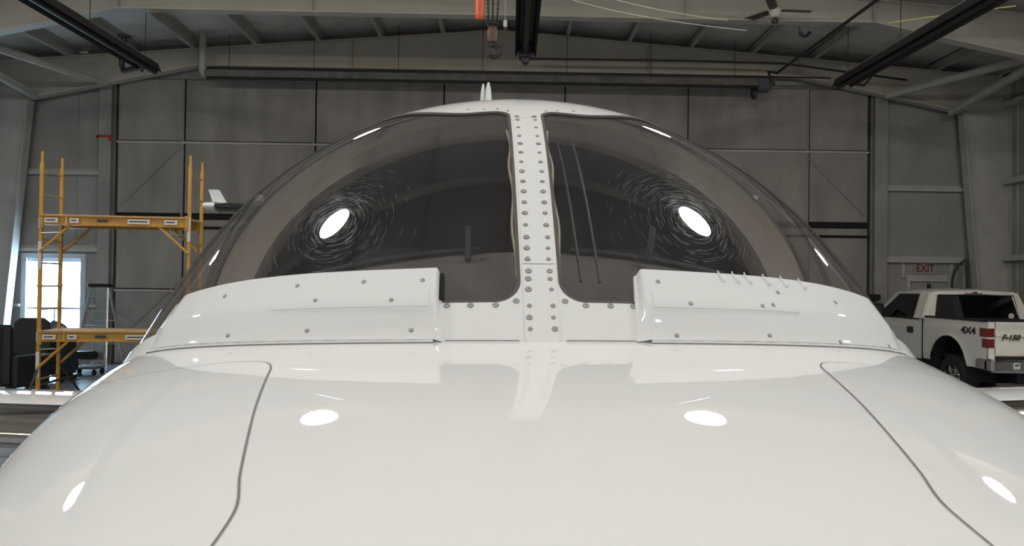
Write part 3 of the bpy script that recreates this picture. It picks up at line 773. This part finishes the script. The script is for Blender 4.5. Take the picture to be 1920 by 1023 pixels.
for k in np.linspace(.04, .96, 7): MB().tube([tuple(a*k+Vector((0, 0, .1))), tuple(a*k+Vector((0, 0, roof_z(A1.x+a.x*k)-A1.z+.1)))], .007, 6).build('hanger_rod', 'pipe_black', e)
for px in (1412, 1443): MB().tube([tuple(at(px-4, 165, 16.4)-A1), tuple(at(px-4, 182 if px < 1430 else 172, 16.4)-A1)], .012, 6).build('drip_leg', 'pipe_black', e)

# gas pipe and conduits
def pipe(name, pts, r, m, label, cat='pipe'):
    o = empty(name, tuple(pts[0])); tag(o, label, cat)
    MB().tube([tuple(Vector(p)-Vector(pts[0])) for p in pts], r, 8).build('run', m, o)
    return o
g = pipe('gas_pipe', [at(1452, 160, 16.3), at(1440, 134, 16.3), at(1458, 137, 16.0), at(1462, 133, 15.9), (5.62, 11.0, 6.27), (5.62, 4.0, 6.27)], .028, 'pipe_black', 'thin black gas pipe running from cross heater towards the camera')
pipe('gas_pipe', [at(996, 110, 16.2), at(1285, 114, 16.2), at(1470, 119, 16.2), at(1640, 142, 16.2), at(1700, 150, 16.4)], .024, 'pipe_black', 'thin black pipe crossing the roof right of the centre heater')
pipe('overhead_cable', bez(at(1055, -6, 11.5), at(1180, 35, 11.8), at(1400, 57, 12.2), 20), .006, 'cable_pale', 'lower pale sagging cable near top of photo', 'cable')
pipe('overhead_cable', bez(at(1150, -2, 11.5), at(1250, 25, 11.8), at(1365, 38, 12.2), 20), .006, 'cable_pale', 'upper pale sagging cable near top of photo', 'cable')
pipe('overhead_cable', bez(at(1665, 43, 12.0), at(1790, 25, 11.8), at(1905, 11, 11.6), 20), .007, 'cable_yellow', 'yellow cable stretched in front of the right heater', 'cable')
pipe('hose', bez(at(1786, 565, 17.0), at(1778, 500, 17.0), at(1812, 487, 16.9), 10)+bez(at(1812, 487, 16.9), at(1812, 530, 16.9), at(1818, 600, 16.9), 8), .028, 'pipe_black', 'black hose looped over a hook behind the pickup roof', 'hose')
o = pipe('hose', bez(at(1499, 60, 14.0), at(1508, 76, 14.0), at(1519, 60, 14.0), 10), .03, 'pipe_black', 'short black hose loop hanging under the right roof slope', 'hose')
MB().tube([tuple(at(1499, 60, 14.0)-at(1499, 60, 14.0)), tuple(at(1497, 30, 14.0)-at(1499, 60, 14.0))], .006, 6).build('wire', 'pipe_black', o)
o = MB().box((-9.02, WY-.185, 0), (-8.72, WY-.16, .05)).prism([(-8.80, .045), (-8.72, .045), (-8.70, -.10), (-8.745, -.10)], WY-.20, WY-.185).prism([(-9.06, .03), (-9.0, .05), (-9.0, .0), (-9.05, -.03)], WY-.185, WY-.16).build('red_strap', 'red_strap', loc=(0, 0, 5.0)); tag(o, 'red strap tied round the post left of the hangar door', 'strap')
o = MB().bbox((at(1640, 562, 17).x-.2, WY-.35, 1.62), (at(1640, 562, 17).x+.12, WY-.165, 1.75), .02).build('wall_bracket', 'black_plastic'); tag(o, 'small black wall box on the post right of the hangar door', 'bracket')

# ceiling fan
c0 = at(1453, 22, 12.9)
e = empty('ceiling_fan', tuple(c0)); tag(e, 'white ceiling fan with dark blades below the near roof frame', 'fan')
MB().lathe([(.001, -.10), (.05, -.10), (.09, -.06), (.10, .0), (.09, .05), (.04, .08), (.03, .1)], seg=20).build('motor', 'fan_white', e)
MB().tube([(0, 0, .08), (0, 0, roof_z(c0.x)+.2-c0.z)], .016, 8).build('down_rod', 'fan_white', e)
MB().lathe([(.001, -.2), (.05, -.19), (.06, -.15), (.03, -.10)], seg=14).build('lower_cap', 'fan_blade', e)
for k in range(3):
    M = Matrix.Rotation(2*PI*k/3+.06, 4, 'Z') @ Matrix.Rotation(.2, 4, 'X')
    b = MB(); b.bbox((.12, -.07, .015), (.62, .07, .035), .006, M=M).bbox((.06, -.025, .015), (.16, .025, .03), .004, M=M); b.build('blade', 'fan_blade', e)

# chain hoist on the frame overhead
H0 = at(923, 78, 9.8)
e = empty('chain_hoist', tuple(H0)); tag(e, 'chain hoist with rusty hook hanging above the airplane roof', 'hoist')
MB().bbox((-.17, -.14, 1.05), (.17, .14, 1.34), .03).build('hoist_body', 'hoist_orange', e)
MB().tube([(0, 0, 1.34), (0, 0, 6.55-H0.z)], .03, 8).build('suspension', 'chain_steel', e)
blk = MB().lathe([(.001, .20), (.05, .19), (.075, .12), (.07, .04), (.055, -.005), (.001, -.01)], seg=14).build('hook_block', 'hook_rust', e)
for v in blk.data.vertices: v.co.y *= .65
hp = [(0, 0, 0), (0, 0, -.04)]+[(.02+.075*math.cos(t), 0, -.125+.075*math.sin(t)) for t in np.linspace(PI*.58, -PI*.95, 16)]
MB().tube(hp, [.016]*2+[.018]*3+[.026]*8+[.02]*3+[.012, .006], 10).build('hook', 'chain_steel', e)
MB().tube([(-.07, -.05, -.06), (.05, -.03, -.10)], .006, 6).build('latch', 'chain_steel', e)
def chain(name, p0, p1, parent, lk=.036):
    p0, p1 = Vector(p0), Vector(p1); d = (p1-p0); n = int(d.length/(lk*.78)); d.normalize(); c = MB()
    for i in range(n):
        o_ = p0+(p1-p0)*(i+.5)/n; x = Vector((1, 0, 0)) if i % 2 else Vector((0, 1, 0)); x = (x-d*x.dot(d)).normalized()
        c.tube([o_+d*(lk/2*math.cos(t))+x*(lk*.34*math.sin(t)) for t in [2*PI*q/8 for q in range(8)]], .0062, 5, closed=True)
    c.build(name, 'chain_steel', parent)
chain('chain', (-.045, 0, .16), (-.085, 0, 1.06), e); chain('chain', (0, 0, .2), (.01, 0, 1.06), e); chain('chain', (.05, 0, .14), (.10, 0, 1.06), e)
ob = at(899, 37, 9.7)-H0
MB().lathe([(.001, 0), (.035, .006), (.052, .03), (.058, .07), (.062, .5), (.062, .78), (.04, .80)], tuple(ob), 'z', 18).build('chain_bag', 'hoist_orange', e)
MB().tube([tuple(ob+Vector((0, 0, .78))), (-.12, 0, 1.1)], .012, 6).build('bag_strap', 'hoist_orange', e)
bl = at(947, 44, 11.0); e = empty('pull_switch', tuple(bl)); tag(e, 'small white pull switch on a cord beside the hook', 'switch')
MB().bbox((-.025, -.02, -.05), (.03, .02, .05), .01).build('body', 'fan_white', e); MB().tube([(0, 0, .05), (0, 0, 1.8)], .006, 6).build('cord', 'pipe_cream', e)

# ================================================================== SCAFFOLD
sx, sy = -5.91, 9.9
e = empty('scaffold', (sx, sy, 0), (0, 0, math.atan2(.2, 1.77))); tag(e, 'yellow two tier rolling scaffold in front of the bright window', 'scaffold')
LEN, DEP, TOP = 1.81, .56, 3.50
def post(x, y):
    p = MB().bbox((x-.021, y-.021, .14), (x+.021, y+.021, TOP-.14), .004); p.tube([(x, y, TOP-.15), (x, y, TOP)], .017, 10)
    for z in np.arange(.3, TOP-.2, .0508*1): p.box((x-.0215, y-.006, z), (x-.0208, y+.006, z+.012), 1)
    po = p.build('post', ['scaffold_yellow', 'sticker_ink'], e)
    MB().box((x-.027, y-.027, 1.77), (x+.027, y+.027, 1.80)).build('post_joint', 'scaffold_yellow', po)
    w_ = MB().lathe([(.02, -.025), (.06, -.025), (.065, -.015), (.065, .015), (.06, .025), (.02, .025)], (x, y, .065), 'x', 18).build('caster', 'tire', e)
    MB().box((x-.035, y-.02, .06), (x-.028, y+.02, .15)).box((x+.028, y-.02, .06), (x+.035, y+.02, .15)).box((x-.035, y-.03, .13), (x+.035, y+.03, .15)).build('fork', 'aluminium', w_)
for x in (0, LEN):
    for y in (0, DEP): post(x, y)
    for z in [.30+.296*k for k in range(11)]:
        MB().tube([(x, .0, z), (x, DEP, z)], .011, 8).build('rung', 'rung_steel', e)
for z in (1.14, 2.62):
    for y in (-.03, DEP+.03):
        b = MB(); s_ = 1 if y < 0 else -1
        b.box((.02, y-.006, z-.06), (LEN-.02, y+.006, z+.06)).box((.02, min(y, y-s_*.03), z+.05), (LEN-.02, max(y, y-s_*.03), z+.06)).box((.02, min(y, y-s_*.03), z-.06), (LEN-.02, max(y, y-s_*.03), z-.05))
        rail = b.build('side_rail', 'scaffold_yellow', e)
        for xa, xb_ in ((.0, .36), (LEN, LEN-.36)):
            MB().tube([(xa, y, z-.40), (xb_, y, z-.06)], .018, 8).build('corner_brace', 'scaffold_yellow', e)
            MB().bbox((min(xa, xa+(.05 if xa == 0 else -.05)), y-.02, z-.10), (max(xa, xa+(.05 if xa == 0 else -.05)), y+.02, z+.09), .005).build('rail_bracket', 'scaffold_yellow', rail)
        if y < 0:
            for x0, x1 in ((.07, .23), (.37, .48), (1.07, 1.34), (1.52, 1.68)):
                st_ = MB().box((x0, y-.040, z-.03), (x1, y-.036, z+.03)).build('label_sticker', 'sticker', rail)
                MB().box((x0+.02, y-.041, z-.006), (x1-.03, y-.0395, z+.010)).build('print_bar', 'sticker_ink', rail)
            MB().box((.70, y-.040, z-.01), (.83, y-.036, z+.022)).build('label_sticker', 'sticker_ink', rail)
            MB().tube([(.33, y-.04, z+.07), (.33, y-.045, z-.04)], .007, 6).build('pin_latch', 'rung_steel', rail)
            MB().tube([(.24, y, z-.06), (.24, y, z-.15), (.02, y, z-.16)], .005, 6).build('safety_wire', 'rung_steel', rail)
            MB().tube([(LEN-.24, y, z-.06), (LEN-.22, y, z-.15), (LEN-.02, y, z-.16)], .005, 6).build('safety_wire', 'rung_steel', rail)
    MB().bbox((.03, -.02, z+.062), (LEN-.03, DEP+.02, z+.078), .004).build('deck_board', 'plywood', e)
for x, z0, z1 in ((0, 2.0, 2.35), (LEN, 2.38, 2.70), (0, 2.52, 2.66), (0, .62, .95), (0, 1.08, 1.2)):
    MB().box((x-.020, -.0275, z0), (x+.020, -.0245, z1)).build('label_sticker', 'sticker', e)
for x, y, dx_, dy_ in ((0, 0, -.05, -.45), (0, DEP, .28, .45), (LEN, 0, -.05, -.45), (LEN, DEP, .28, .45)):
    MB().tube([(x, y, .75), (x+dx_*.5, y+dy_*.5, .4), (x+dx_, y+dy_, .05)], .016, 8).tube([(x, y, .30), (x+dx_*.8, y+dy_*.8, .2)], .013, 8).tube([(x+dx_, y+dy_, .0), (x+dx_, y+dy_, .06)], .035, 10).build('outrigger', 'heater_dark', e)
MB().tube([(0, 0, .52), (LEN*.16, DEP, .60)], .014, 8).build('base_brace', 'heater_dark', e)

# ================================================================== LEFT CORNER CLUTTER
# step ladder
lx, ly = at(186, 600, 16.2).x, 16.2
e = empty('step_ladder', (lx, ly, 0)); tag(e, 'aluminium step ladder standing beside the bright window', 'ladder')
LH = 1.72
for s in (-1, 1):
    MB().beam((s*.34, -.35, 0), (s*.17, 0, LH), .03, .06).build('front_rail', 'aluminium', e)
    MB().beam((s*.34, .40, 0), (s*.17, .04, LH), .025, .04).build('rear_rail', 'aluminium', e)
    MB().tube([(s*.29, -.22, .6), (s*.29, .27, .6)], .008, 6).build('spreader', 'aluminium', e)
for k in range(1, 6):
    z = k*.3; q = z/LH; hw_ = .34-.17*q; y = -.35*(1-q); MB().box((-hw_, y-.03, z-.015), (hw_, y+.05, z+.015)).build('step', 'aluminium', e)
for z in (.5, 1.0): q = z/LH; MB().tube([(-.34+.17*q, .40*(1-q)+.04*q, z), (.34-.17*q, .40*(1-q)+.04*q, z)], .010, 6).build('rear_bar', 'aluminium', e)
MB().bbox((-.22, -.08, LH-.02), (.22, .12, LH+.05), .01).build('top_cap', 'black_plastic', e)
# tall black armchair in front
def armchair(loc, rot, label, w_=.66, h_=1.18, d_=.62):
    e = empty('armchair', loc, rot); tag(e, label, 'chair')
    MB().bbox((-w_/2+.06, -d_/2, .42), (w_/2-.06, d_/2-.1, .56), .04).build('seat', 'black_vinyl', e)
    MB().bbox((-w_/2, d_/2-.16, .36), (w_/2, d_/2, h_), .05).build('backrest', 'black_vinyl', e)
    for s in (-1, 1):
        MB().bbox((s*w_/2-.07, -d_/2, .34), (s*w_/2+.07, d_/2-.08, .78), .03).build('armrest', 'black_vinyl', e)
        for y in (-d_/2+.05, d_/2-.05): MB().bbox((s*(w_/2-.02)-.025, y-.025, 0), (s*(w_/2-.02)+.025, y+.025, .40), .005).build('leg', 'black_plastic', e)
    return e
armchair((at(20, 640, 11.2).x, 11.2, 0), (0, 0, 2.9), 'boxy black armchair nearest the wing at left', .60, 1.22, .70)
# rounded office chair behind
e = empty('office_chair', (at(52, 640, 13.0).x, 13.0, 0), (0, 0, .3)); tag(e, 'black office chair with rounded back below the window', 'chair')
pb = [(-.26, .55), (.26, .55), (.29, .9), (.25, 1.13), (.17, 1.20), (-.17, 1.20), (-.25, 1.13), (-.29, .9)]
MB().prism(pb, .20, .30).build('backrest', 'black_vinyl', e)
MB().bbox((-.28, -.28, .42), (.28, .24, .54), .05).build('seat', 'black_vinyl', e)
for s in (-1, 1): MB().tube([(s*.27, .2, .62), (s*.33, .1, .70), (s*.33, -.2, .70), (s*.28, -.15, .5)], .022, 8).build('armrest', 'black_plastic', e)
MB().tube([(0, 0, .1), (0, 0, .44)], .035, 10).build('gas_column', 'black_plastic', e)
for k in range(5):
    t = 2*PI*k/5; MB().beam((0, 0, .11), (.30*math.cos(t), .30*math.sin(t), .08), .05, .03).build('base_arm', 'black_plastic', e)
    MB().lathe([(.01, -.02), (.035, -.02), (.035, .02), (.01, .02)], (.30*math.cos(t), .30*math.sin(t), .035), 'y', 12).build('caster', 'black_plastic', e)
# tool cart with a bag on top, grey trolley, spare wheel
e = empty('tool_cart', (at(97, 650, 14.2).x, 14.2, 0)); tag(e, 'dark tool cart behind the scaffold legs', 'cart')
MB().bbox((-.34, -.22, .14), (.34, .22, .84), .015).build('cabinet', 'black_vinyl', e)
for z in (.20, .36, .52, .68): MB().bbox((-.31, -.235, z), (.31, -.215, z+.135), .005).build('drawer', 'black_plastic', e)
for x in (-.28, .28):
    for y in (-.16, .16): MB().lathe([(.01, -.02), (.06, -.02), (.06, .02), (.01, .02)], (x, y, .06), 'x', 14).tube([(x, y, .1), (x, y, .15)], .012, 6).build('caster', 'tire', e)
g_ = []
for i in range(14):
    v = PI*i/13*.5; g_.append([((.30*math.cos(v)+.02*math.sin(5*t))*math.cos(t), (.18*math.cos(v))*math.sin(t), .84+.22*math.sin(v)*(1+.25*math.cos(t+.6))) for t in np.linspace(0, 2*PI, 30)])
o = MB().grid(np.array(g_)-np.array([0, 0, .84])).build('covered_bag', 'tarp_blue', loc=(e.location.x, 14.2, .84)); tag(o, 'bluish plastic covered bag lying on the dark tool cart', 'bag')
e = empty('platform_trolley', (at(163, 680, 15.2).x, 15.2, 0)); tag(e, 'grey wheeled trolley at the foot of the step ladder', 'trolley')
MB().bbox((-.26, -.2, .13), (.26, .2, .17), .01).build('platform', 'cart_grey', e)
for s in (-1, 1):
    MB().tube([(s*.24, .18, .15), (s*.24, .18, .42)], .014, 8).build('upright', 'aluminium', e); MB().tube([(s*.24, -.18, .15), (s*.24, -.18, .30)], .014, 8).build('upright', 'aluminium', e)
    for y in (-.15, .15): MB().lathe([(.01, -.02), (.055, -.02), (.06, 0), (.055, .02), (.01, .02)], (s*.22, y, .06), 'x', 14).tube([(s*.22, y, .08), (s*.22, y, .14)], .012, 6).build('caster', 'tire', e)
MB().tube([(-.24, -.18, .30), (.24, -.18, .30)], .012, 8).build('cross_bar', 'aluminium', e)
MB().bbox((-.20, -.14, .32), (.14, .16, .46), .03).build('tray', 'black_plastic', e)
MB().box((-.24, .16, .28), (.24, .2, .42)).build('back_panel', 'cart_grey', e)
e = empty('hand_wheel_dolly', (at(126, 690, 14.6).x, 14.6, 0)); tag(e, 'black spare wheel leaning on a low dolly beside the tool cart', 'wheel')
MB().lathe([(.11, -.05), (.17, -.06), (.20, -.03), (.20, .03), (.17, .06), (.11, .05)], (0, 0, .27), 'y', 26).build('tyre', 'tire', e)
MB().lathe([(.001, -.03), (.115, -.03), (.115, .03), (.001, .03)], (0, 0, .27), 'y', 20).build('hub', 'cart_grey', e)
MB().bbox((-.22, -.12, .04), (.22, .12, .085), .01).box((-.15, -.05, 0), (-.11, .05, .05)).box((.11, -.05, 0), (.15, .05, .05)).build('dolly_base', 'heater_dark', e)

# ================================================================== PICKUP TRUCK
TX, TY = 8.33, 11.7
tr = empty('pickup_truck', (TX, TY, 0)); tag(tr, 'white pickup truck parked by the exit door, tailgate towards camera', 'truck')
HW = .98
def arc(cy, cz, r, a0, a1, n=18): return [(cy+r*math.cos(t), cz+r*math.sin(t)) for t in np.linspace(a0, a1, n)]
AR = (1.02, .60, .53)
# bed sides with the wheel arch; lofted so the flank has a shoulder and a tuck under
def flank(s, y0, y1, arch, top, low, name):
    ys_ = np.unique(np.concatenate([np.linspace(y0, y1, 26), np.clip([arch[0]-arch[2], arch[0]+arch[2]], y0, y1) if arch else []]))
    rows = []
    for y in ys_:
        zb_ = low
        if arch:
            d = (y-arch[0])/arch[2]
            if abs(d) < 1: zb_ = max(low, arch[1]+arch[2]*math.sqrt(1-d*d))
        zz = [zb_+(top-zb_)*k for k in (0, .15, .3, .45, .6, .75, .86, .94, 1)]
        r_ = []
        for z in zz:
            f_ = .0
            f_ = -.05*sm((.80-z)/.4)-.012*(z > top-.06)-.03*sm((z-(top-.14))/.14)
            fl_ = 0
            if arch:
                dd_ = math.hypot(y-arch[0], z-arch[1])-arch[2]
                fl_ = .022*math.exp(-(dd_/.045)**2)
            r_.append((s*(HW+f_+fl_), y, z))
        r_.append((s*(HW-.12), y, top)); r_.append((s*(HW-.12), y, top-.3)); rows.append(r_)
    return MB().grid(np.array(rows)).build(name, 'truck_white', tr, sharp=40)
for s in (-1, 1):
    flank(s, .0, 1.80, AR, 1.40, .68, 'bed_side')
    MB().box((min(s*(HW-.13), s*(HW-.02)), .02, 1.398), (max(s*(HW-.13), s*(HW-.02)), 1.80, 1.425)).build('bed_rail_cap', 'truck_trim', tr)
    flank(s, 1.84, 3.30, None, 1.36, .66, 'door_skin')
    flank(s, 3.32, 5.10, (4.40, .60, .53), 1.22, .68, 'front_fender')
    MB().box((min(s*.975, s*.955), .0, .86), (max(s*.975, s*.955), .43, .875)).box((min(s*.965, s*.945), 1.60, .86), (max(s*.965, s*.945), 3.25, .875)).build('side_moulding', 'truck_trim', tr)
    # wheel house lining and wheel
    for cy in (AR[0], 4.40):
        rows = np.array([[(s*x, y, z) for y, z in arc(cy, .60, .525, -.35, PI+.35, 20)] for x in (.97, .55)]); MB().grid(rows).box((min(s*.55, s*.53), cy-.55, .3), (max(s*.55, s*.53), cy+.55, 1.12)).build('wheel_house', 'gap_dark', tr, fix=False)
        wl = empty('wheel', (s*.80, cy, .41)); wl.parent = tr
        MB().lathe([(.24, -.13), (.36, -.135), (.40, -.10), (.41, -.05), (.41, .05), (.40, .10), (.36, .135), (.24, .13)], (0, 0, 0), 'x', 36).build('tyre', 'tire', wl)
        rim = MB().lathe([(.245, -s*.13), (.25, s*.10), (.225, s*.125), (.215, s*.08), (.20, s*.03), (.001, s*.03)], (0, 0, 0), 'x', 30); rim.build('rim', 'chrome', wl)
        for k in range(6):
            t = 2*PI*k/6; sp_ = MB(); sp_.prism([(.03*-math.sin(t)+.05*math.cos(t), .03*math.cos(t)+.05*math.sin(t)), (-.03*-math.sin(t)+.05*math.cos(t), -.03*math.cos(t)+.05*math.sin(t)), (-.045*-math.sin(t)+.22*math.cos(t), -.045*math.cos(t)+.22*math.sin(t)), (.045*-math.sin(t)+.22*math.cos(t), .045*math.cos(t)+.22*math.sin(t))], min(s*.06, s*.10), max(s*.06, s*.10), plane='yz'); sp_.build('spoke', 'chrome', wl)
        MB().lathe([(.07, s*.06), (.065, s*.115), (.04, s*.13), (.001, s*.132)], (0, 0, 0), 'x', 18).build('hub_cap', 'chrome', wl)
    # tail lamp wrapping the corner
    tl = empty('tail_light', (s*HW, 0, 1.17)); tl.parent = tr
    def lamp_seg(nm, z0, z1, m):
        w_ = .20+.06*(z1-.0)/.2
        p_ = [(-s*.10, -.02), (s*.012, -.02), (s*.012, .05+.18*((z0+z1)/2+.26)/.5), (-s*.02, .05+.18*((z0+z1)/2+.26)/.5), (-s*.02, .02), (-s*.10, .02)]
        MB().prism(p_, z0, z1, plane='xy').build(nm, m, tl)
    lamp_seg('red_lens', .0, .13, 'tail_red'); lamp_seg('clear_lens', -.028, -.002, 'tail_clear'); lamp_seg('red_lens', -.16, -.030, 'tail_red'); lamp_seg('trim_edge', .132, .15, 'tail_clear')
    MB().bbox((min(s*.862, s*.962), -.008, .72), (max(s*.862, s*.962), .03, 1.40), .006).build('rear_corner', 'truck_white', tr)
    # mirror
    MB().bbox((min(s*1.0, s*1.24), 3.12, 1.36), (max(s*1.0, s*1.24), 3.22, 1.60), .03).build('mirror', 'truck_trim', tr)
    hd = MB().bbox((min(s*.97, s*1.01), 2.12, 1.10), (max(s*.97, s*1.01), 2.30, 1.21), .012).build('door_handle', 'truck_gloss', tr)
    text('four_wheel_drive_decal', '4X4', .15, 'truck_gloss', tr, Matrix.Translation((s*.988, .47, 1.24)) @ Matrix.Rotation(-s*-PI/2, 4, 'Z') @ Matrix.Rotation(PI/2, 4, 'X') @ Matrix.Diagonal((1.5, 1, 1, 1)), bold=.004)
# bed floor, front wall, tailgate
MB().box((-.86, .05, .75), (.86, 1.78, .80)).box((-.86, 1.74, .75), (.86, 1.79, 1.38)).build('bed_liner', 'truck_trim', tr)
tg_ = MB(); rows = []
for z, y in ((.88, .005), (.90, -.012), (1.02, -.012), (1.04, -.004), (1.165, -.004), (1.18, -.014), (1.185, -.016), (1.22, -.006), (1.31, -.006), (1.345, -.018), (1.385, -.018), (1.405, .01), (1.405, .07)):
    rows.append([(x, y, z) for x in (-.86, -.845, 0, .845, .86)])
tg_.grid(np.array(rows)); tail = tg_.build('tailgate', 'truck_white', tr, sharp=25)
MB().box((-.86, .0, 1.405), (.86, .08, 1.425)).build('tailgate_cap', 'truck_trim', tail)
MB().box((-.44, -.012, 1.165), (.78, -.003, 1.175)).build('crease_shade', 'truck_trim', tail)  # dark strip puts the shade of the crease into colour
text('model_badge', 'F-150', .11, 'badge_gold', tail, Matrix.Translation((-.63, -.019, 1.165)) @ Matrix.Rotation(PI/2, 4, 'X') @ Matrix.Diagonal((1.1, 1, 1, 1)), shear=.3, bold=.004)
MB().bbox((-.2, -.02, 1.27), (.2, .0, 1.34), .006).build('tailgate_handle', 'truck_trim', tail)
MB().box((-.96, .01, .70), (.96, .2, .885)).build('rear_valance', 'truck_trim', tr)
for s in (-1, 1): bm_ = MB().bbox((min(s*.43, s*1.0), -.16, .64), (max(s*.43, s*1.0), .06, .84), .035).bbox((min(s*.86, s*1.0), -.05, .65), (max(s*.86, s*1.0), .28, .84), .03).build('rear_bumper', 'chrome', tr)
MB().bbox((-.43, -.14, .62), (.43, .04, .74), .02).build('bumper_step', 'truck_trim', bm_)
MB().box((-.68, -.166, .70), (-.58, -.161, .80)).build('bumper_sticker', 'sticker', bm_)
MB().prism([(-.665, .755), (-.62, .745), (-.59, .775), (-.61, .785), (-.63, .765), (-.66, .775)], -.168, -.1655).build('sticker_print', 'sticker_ink', bm_)
# cab upper: roof, pillars, glass
def cab_ring(y, xb, zb_, xt, zt_):
    return [(-xb, y, zb_), (-xb+.04*0-(xb-xt)*-.5, y, (zb_+zt_)/2), (-xt, y, zt_-.05), (-xt+.06, y, zt_-.012), (0, y, zt_+.02), (xt-.06, y, zt_-.012), (xt, y, zt_-.05), (xb-(xb-xt)*.5, y, (zb_+zt_)/2), (xb, y, zb_)]
roof_rows = [[(-.76, 1.94, 1.82), (-.70, 1.92, 1.85), (0, 1.90, 1.875), (.70, 1.92, 1.85), (.76, 1.94, 1.82)], [(-.77, 2.1, 1.84), (-.70, 2.1, 1.875), (0, 2.1, 1.905), (.70, 2.1, 1.875), (.77, 2.1, 1.84)], [(-.77, 2.7, 1.84), (-.70, 2.7, 1.88), (0, 2.7, 1.915), (.70, 2.7, 1.88), (.77, 2.7, 1.84)], [(-.75, 3.05, 1.80), (-.68, 3.07, 1.84), (0, 3.12, 1.875), (.68, 3.07, 1.84), (.75, 3.05, 1.80)]]
cr = MB().grid(np.array(roof_rows)); cr.grid(np.array([[(x, y, z-.05) for x, y, z in r_] for r_ in roof_rows]))
cr.grid(np.array([roof_rows[0], [(x, y-.005, z-.065) for x, y, z in roof_rows[0]]]))
cr.build('cab_roof', 'truck_white', tr, sharp=50)
MB().grid(np.array([[(-.95, 1.845, .75), (.95, 1.845, .75)], [(-.95, 1.845, 1.38), (.95, 1.845, 1.38)]])).build('cab_back', 'truck_white', tr, fix=False)
for s in (-1, 1):
    def quad(nm, p, m, th_=.03):
        P = [Vector((s*x, y, z)) for x, y, z in p]; n_ = (P[1]-P[0]).cross(P[2]-P[0]).normalized()*th_
        n = len(P); MB().add(P+[q-n_ for q in P], [tuple(range(n)), tuple(range(2*n-1, n-1, -1))]+[(k, n+k, n+(k+1) % n, (k+1) % n) for k in range(n)]).build(nm, m, tr)
    quad('rear_pillar', [(.945, 1.85, 1.36), (.745, 1.85, 1.36), (.63, 1.92, 1.80), (.76, 1.94, 1.83)], 'truck_white')
    quad('rear_quarter', [(.95, 1.85, 1.36), (.945, 2.02, 1.36), (.775, 2.12, 1.83), (.765, 1.94, 1.83)], 'truck_white')
    quad('side_pillar', [(.948, 2.03, 1.36), (.945, 2.14, 1.36), (.788, 2.20, 1.80), (.778, 2.13, 1.83)], 'truck_white')
    quad('window_header', [(.785, 2.12, 1.79), (.785, 2.95, 1.785), (.765, 3.05, 1.82), (.775, 2.12, 1.835)], 'truck_white')
    quad('windshield_pillar', [(.93, 3.62, 1.33), (.93, 3.70, 1.30), (.75, 3.09, 1.82), (.775, 2.98, 1.80)], 'truck_white')
    quad('side_window', [(.935, 2.14, 1.37), (.925, 3.55, 1.36), (.785, 2.97, 1.785), (.782, 2.20, 1.79)], 'truck_glass', .006)
    quad('belt_trim', [(.955, 2.0, 1.345), (.95, 3.6, 1.34), (.942, 3.6, 1.365), (.945, 2.0, 1.372)], 'truck_trim', .01)
    MB().box((min(s*.985, s*.97), 1.815, .66), (max(s*.985, s*.97), 1.832, 1.38)).build('cab_gap', 'gap_dark', tr)
rw = MB().add([(-.74, 1.838, 1.385), (.74, 1.838, 1.385), (.66, 1.895, 1.775), (-.66, 1.895, 1.775), (-.74, 1.846, 1.385), (.74, 1.846, 1.385), (.66, 1.903, 1.775), (-.66, 1.903, 1.775)], [(0,1,2,3), (7,6,5,4), (0,4,5,1), (1,5,6,2), (2,6,7,3), (3,7,4,0)]).build('rear_window', 'truck_glass', tr)
MB().tube([(-.75, 1.832, 1.38), (.75, 1.832, 1.38), (.67, 1.89, 1.785), (-.67, 1.89, 1.785)], .012, 6, closed=True).build('window_gasket', 'truck_trim', rw)
MB().lathe([(.001, -.002), (.05, -.002), (.05, .002), (.001, .002)], (.60, 1.835, 1.43), 'y', 16).build('window_sticker', 'sticker', rw)
MB().bbox((-.19, 1.875, 1.815), (.12, 1.91, 1.862), .008).build('high_brake_light', 'tail_clear', tr)
MB().box((-.06, 1.871, 1.825), (.02, 1.876, 1.85)).build('brake_lens', 'tail_red', tr)
hood = [[(x, y, z-.03*(x/.9)**2) for x in np.linspace(-.93, .93, 9)] for y, z in ((3.66, 1.33), (4.0, 1.30), (4.6, 1.26), (5.0, 1.20), (5.1, 1.10), (5.12, .70))]
MB().grid(np.array(hood)).build('hood', 'truck_white', tr, sharp=50)
MB().grid(np.array([[(-.93, 3.66, 1.33), (.93, 3.66, 1.33)], [(-.75, 3.05, 1.81), (.75, 3.05, 1.81)]])).build('windscreen', 'truck_glass', tr, fix=False)
MB().bbox((-.9, 5.08, .55), (.9, 5.20, .80), .03).build('front_bumper', 'chrome', tr)
MB().box((-.45, .1, .45), (.45, 5.0, .66)).build('chassis', 'truck_trim', tr)
for y in (AR[0], 4.40): MB().tube([(-.72, y, .41), (.72, y, .41)], .06, 10).build('axle', 'truck_trim', tr)
for s in (-1, 1):
    MB().bbox((min(s*.25, s*.55), 2.35, .85), (max(s*.25, s*.55), 2.5, 1.45), .04).bbox((min(s*.3, s*.5), 2.37, 1.47), (max(s*.3, s*.5), 2.46, 1.65), .03).build('seat', 'cabin_dark', tr)
